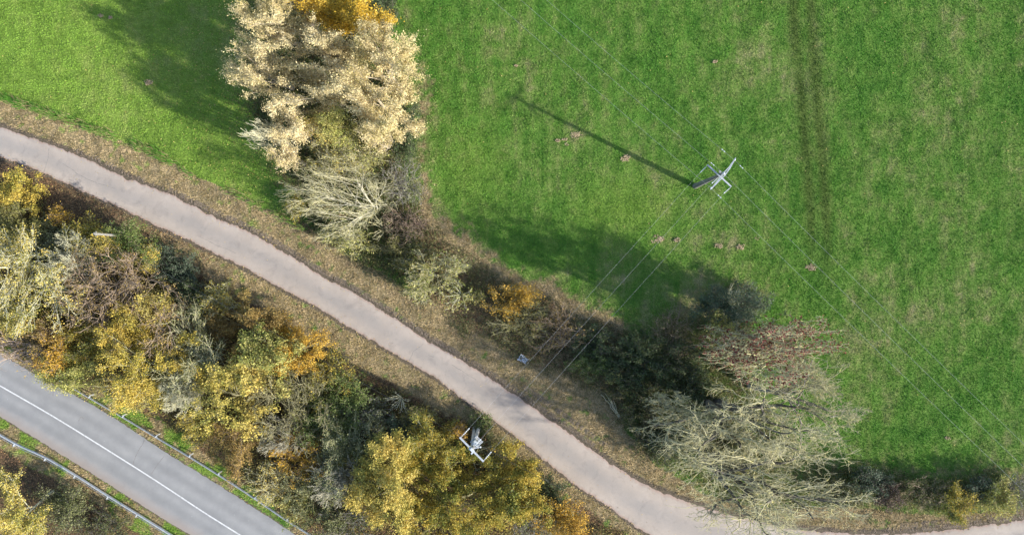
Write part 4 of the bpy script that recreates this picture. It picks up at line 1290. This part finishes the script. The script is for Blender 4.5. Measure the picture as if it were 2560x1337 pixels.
    p('green_bush', B_, 'small fresh green bush between power pole and lane', 1203, 1060, 24, 24, 1.8, 'bush', 'green', 2.2, 'olive', group=bt)
    p('olive_bush', B_, 'thin olive bush right of the roadside power pole', 1240, 1130, 40, 42, 3.2, 'barebush', 'olive', .9, 'olive', group=bt)
    p('orange_bush', B_, 'orange gold bush at the bottom edge beside the lane', 1405, 1308, 54, 44, 4, 'bush', 'orange', 2.4, 'olive', group=bt)
    p('grey_bush', B_, 'grey twiggy bush between golden crown and orange bush', 1325, 1305, 48, 44, 3.4, 'barebush', 'greyolive', .5, 'grey', group=bt)
    p('dark_bush', B_, 'dark green bush on the lane side of the yellow crown', 1372, 1235, 36, 36, 2.4, 'bush', 'dark', 2.2, 'dark', group=bt)
    p('grey_bush', B_, 'grey olive twiggy bush near the bottom of the guard rail', 800, 1262, 76, 62, 3.4, 'barebush', 'greyolive', 1.4, 'olive', group=bt)
    p('olive_bush', B_, 'low yellow green bush beside the lower end of the guard rail', 742, 1262, 40, 32, 2, 'bush', 'ygreen', 2.0, 'olive', group=bt)
    p('grey_bush', B_, 'grey brown twiggy bush at the bottom edge left of the yellow tree', 868, 1318, 56, 40, 3, 'barebush', 'bramble', .8, 'grey', group=bt)
    p('bare_bush', B_, 'pale bare twiggy shrub between large golden tree and lower maple', 455, 985, 42, 40, 6, 'fan', None, bark='palelichen', group=bt, twig=.014, trunk_r=.06)
    p('bare_bush', B_, 'pale bare twiggy shrub above the feathery bush near the guard rail', 700, 1090, 46, 40, 5, 'fan', None, bark='tan', group=bt, twig=.014, trunk_r=.06)
    p('bare_bush', B_, 'tan bare twiggy shrub left of the brightest yellow tree', 835, 1200, 50, 46, 5, 'fan', None, bark='tan', group=bt, twig=.014, trunk_r=.06)
    p('bare_bush', B_, 'pale bare twiggy shrub below the dull golden bush near the pole', 172, 640, 44, 44, 6, 'fan', None, bark='palelichen', group=bt, twig=.014, trunk_r=.06)
    # south of the main road
    p('yellow_tree', T_, 'yellow green tree in the lower left corner', 38, 1272, 66, 78, 6.5, 'tree', 'lemon', 2.2, 'palelichen', twig=.022)
    p('olive_bush', B_, 'dark olive bush right of the lower left corner tree', 150, 1275, 62, 56, 3.4, 'bush', 'greyolive', 2.2, 'dark')
    p('dark_bush', B_, 'dark twiggy bush at the bottom edge below the southern guard rail', 255, 1322, 66, 44, 2.6, 'barebush', 'bramble', 1.2, 'dark')


# ------------------------------------------------------------------ build
BLADE = blade_mat()
GALV = simple_mat('galvanised_steel', (.42, .44, .46), (.60, .62, .64), .42, .55, 6, .1)
GALV_DULL = simple_mat('dull_steel', (.20, .21, .22), (.32, .33, .34), .55, .4, 6, .1)
GALV_LIGHT = simple_mat('bright_steel', (.48, .50, .52), (.60, .62, .63), .4, .3, 6, .1)
POLE_DARK = simple_mat('weathered_pole', (.10, .097, .092), (.19, .185, .175), .85, 0, 5, .4)
POLE_PALE = simple_mat('pale_pole', (.30, .29, .27), (.45, .44, .41), .8, 0, 5, .4)
POLE_WHITE = simple_mat('bleached_pole', (.15, .145, .13), (.24, .23, .21), .75, 0, 5, .4)
ARM = simple_mat('crossarm_paint', (.27, .29, .31), (.40, .42, .44), .5, .15, 5, .1)
PORC = simple_mat('porcelain', (.45, .48, .50), (.60, .62, .63), .25, 0, 5, .05)
BOXG = simple_mat('grey_box', (.34, .36, .36), (.48, .50, .50), .5, .2, 5, .1)
WIRE = simple_mat('aluminium_wire', (.32, .32, .33), (.44, .44, .45), .45, .3, 3, 0)
CABLE = simple_mat('black_cable', (.03, .03, .03), (.05, .05, .05), .6, 0, 3, 0)

build_ground()
build_roads()
scatter_grass()
tall_weeds()
scatter_litter()
undergrowth()
guard_rail([(128, 938), (176, 967), (229, 998), (308, 1044), (388, 1092), (472, 1141.5), (547, 1188), (636, 1246), (718, 1302), (776, 1338), (880, 1405)],
           [(228, 995), (307, 1041), (388, 1089), (471, 1140), (549, 1190), (635, 1245), (718, 1300)], 1, 'steel guard rail on the north side of the main road with posts facing the trees', False)
guard_rail([(-160, 985), (-60, 1052), (0, 1089), (41, 1112), (113, 1145), (186, 1188), (263, 1237), (344, 1287), (426, 1338), (540, 1408)],
           [(41, 1112), (112, 1146), (186, 1189), (264, 1239), (344, 1288), (424, 1336)], -1, 'steel guard rail on the south side of the main road above the dark ditch', True)
e1 = power_pole_meadow()
e2 = power_pole_roadside()
power_lines(e1, e2)
phone_pole()
crumpled_sheet()
fallen_branches()
molehills()
all_plants()

# ------------------------------------------------------------------ light, sky, camera
w = bpy.data.worlds.new('World')
S.world = w
w.use_nodes = True
nt = w.node_tree
nt.nodes.clear()
sky = nt.nodes.new('ShaderNodeTexSky')
sky.sky_type = 'NISHITA'
sky.sun_disc = False
sky.sun_elevation = math.radians(SUN_ELEV)
sky.sun_rotation = math.atan2(SUN_AZ[0], SUN_AZ[1])
bg = nt.nodes.new('ShaderNodeBackground')
bg.inputs[1].default_value = 0.15
ow = nt.nodes.new('ShaderNodeOutputWorld')
nt.links.new(sky.outputs[0], bg.inputs[0])
nt.links.new(bg.outputs[0], ow.inputs[0])

sl = bpy.data.lights.new('sun', 'SUN')
sl.energy = 4.3
sl.angle = math.radians(0.9)
sl.color = (1.0, .95, .86)
so = bpy.data.objects.new('sun', sl)
C.objects.link(so)
e = math.radians(SUN_ELEV)
from mathutils import Vector
so.rotation_euler = Vector((SUN_AZ[0] * math.cos(e), SUN_AZ[1] * math.cos(e), math.sin(e))).to_track_quat('Z', 'Y').to_euler()

cam = bpy.data.cameras.new('camera')
cam.sensor_width = 36
cam.lens = F / 2560 * 36
cam.clip_end = 6000
co = bpy.data.objects.new('camera', cam)
co.location = (0, 0, H)
C.objects.link(co)
S.camera = co
S.view_settings.view_transform = 'Standard'
S.view_settings.look = 'None'
S.view_settings.gamma = 1
S.view_settings.exposure = 1.25
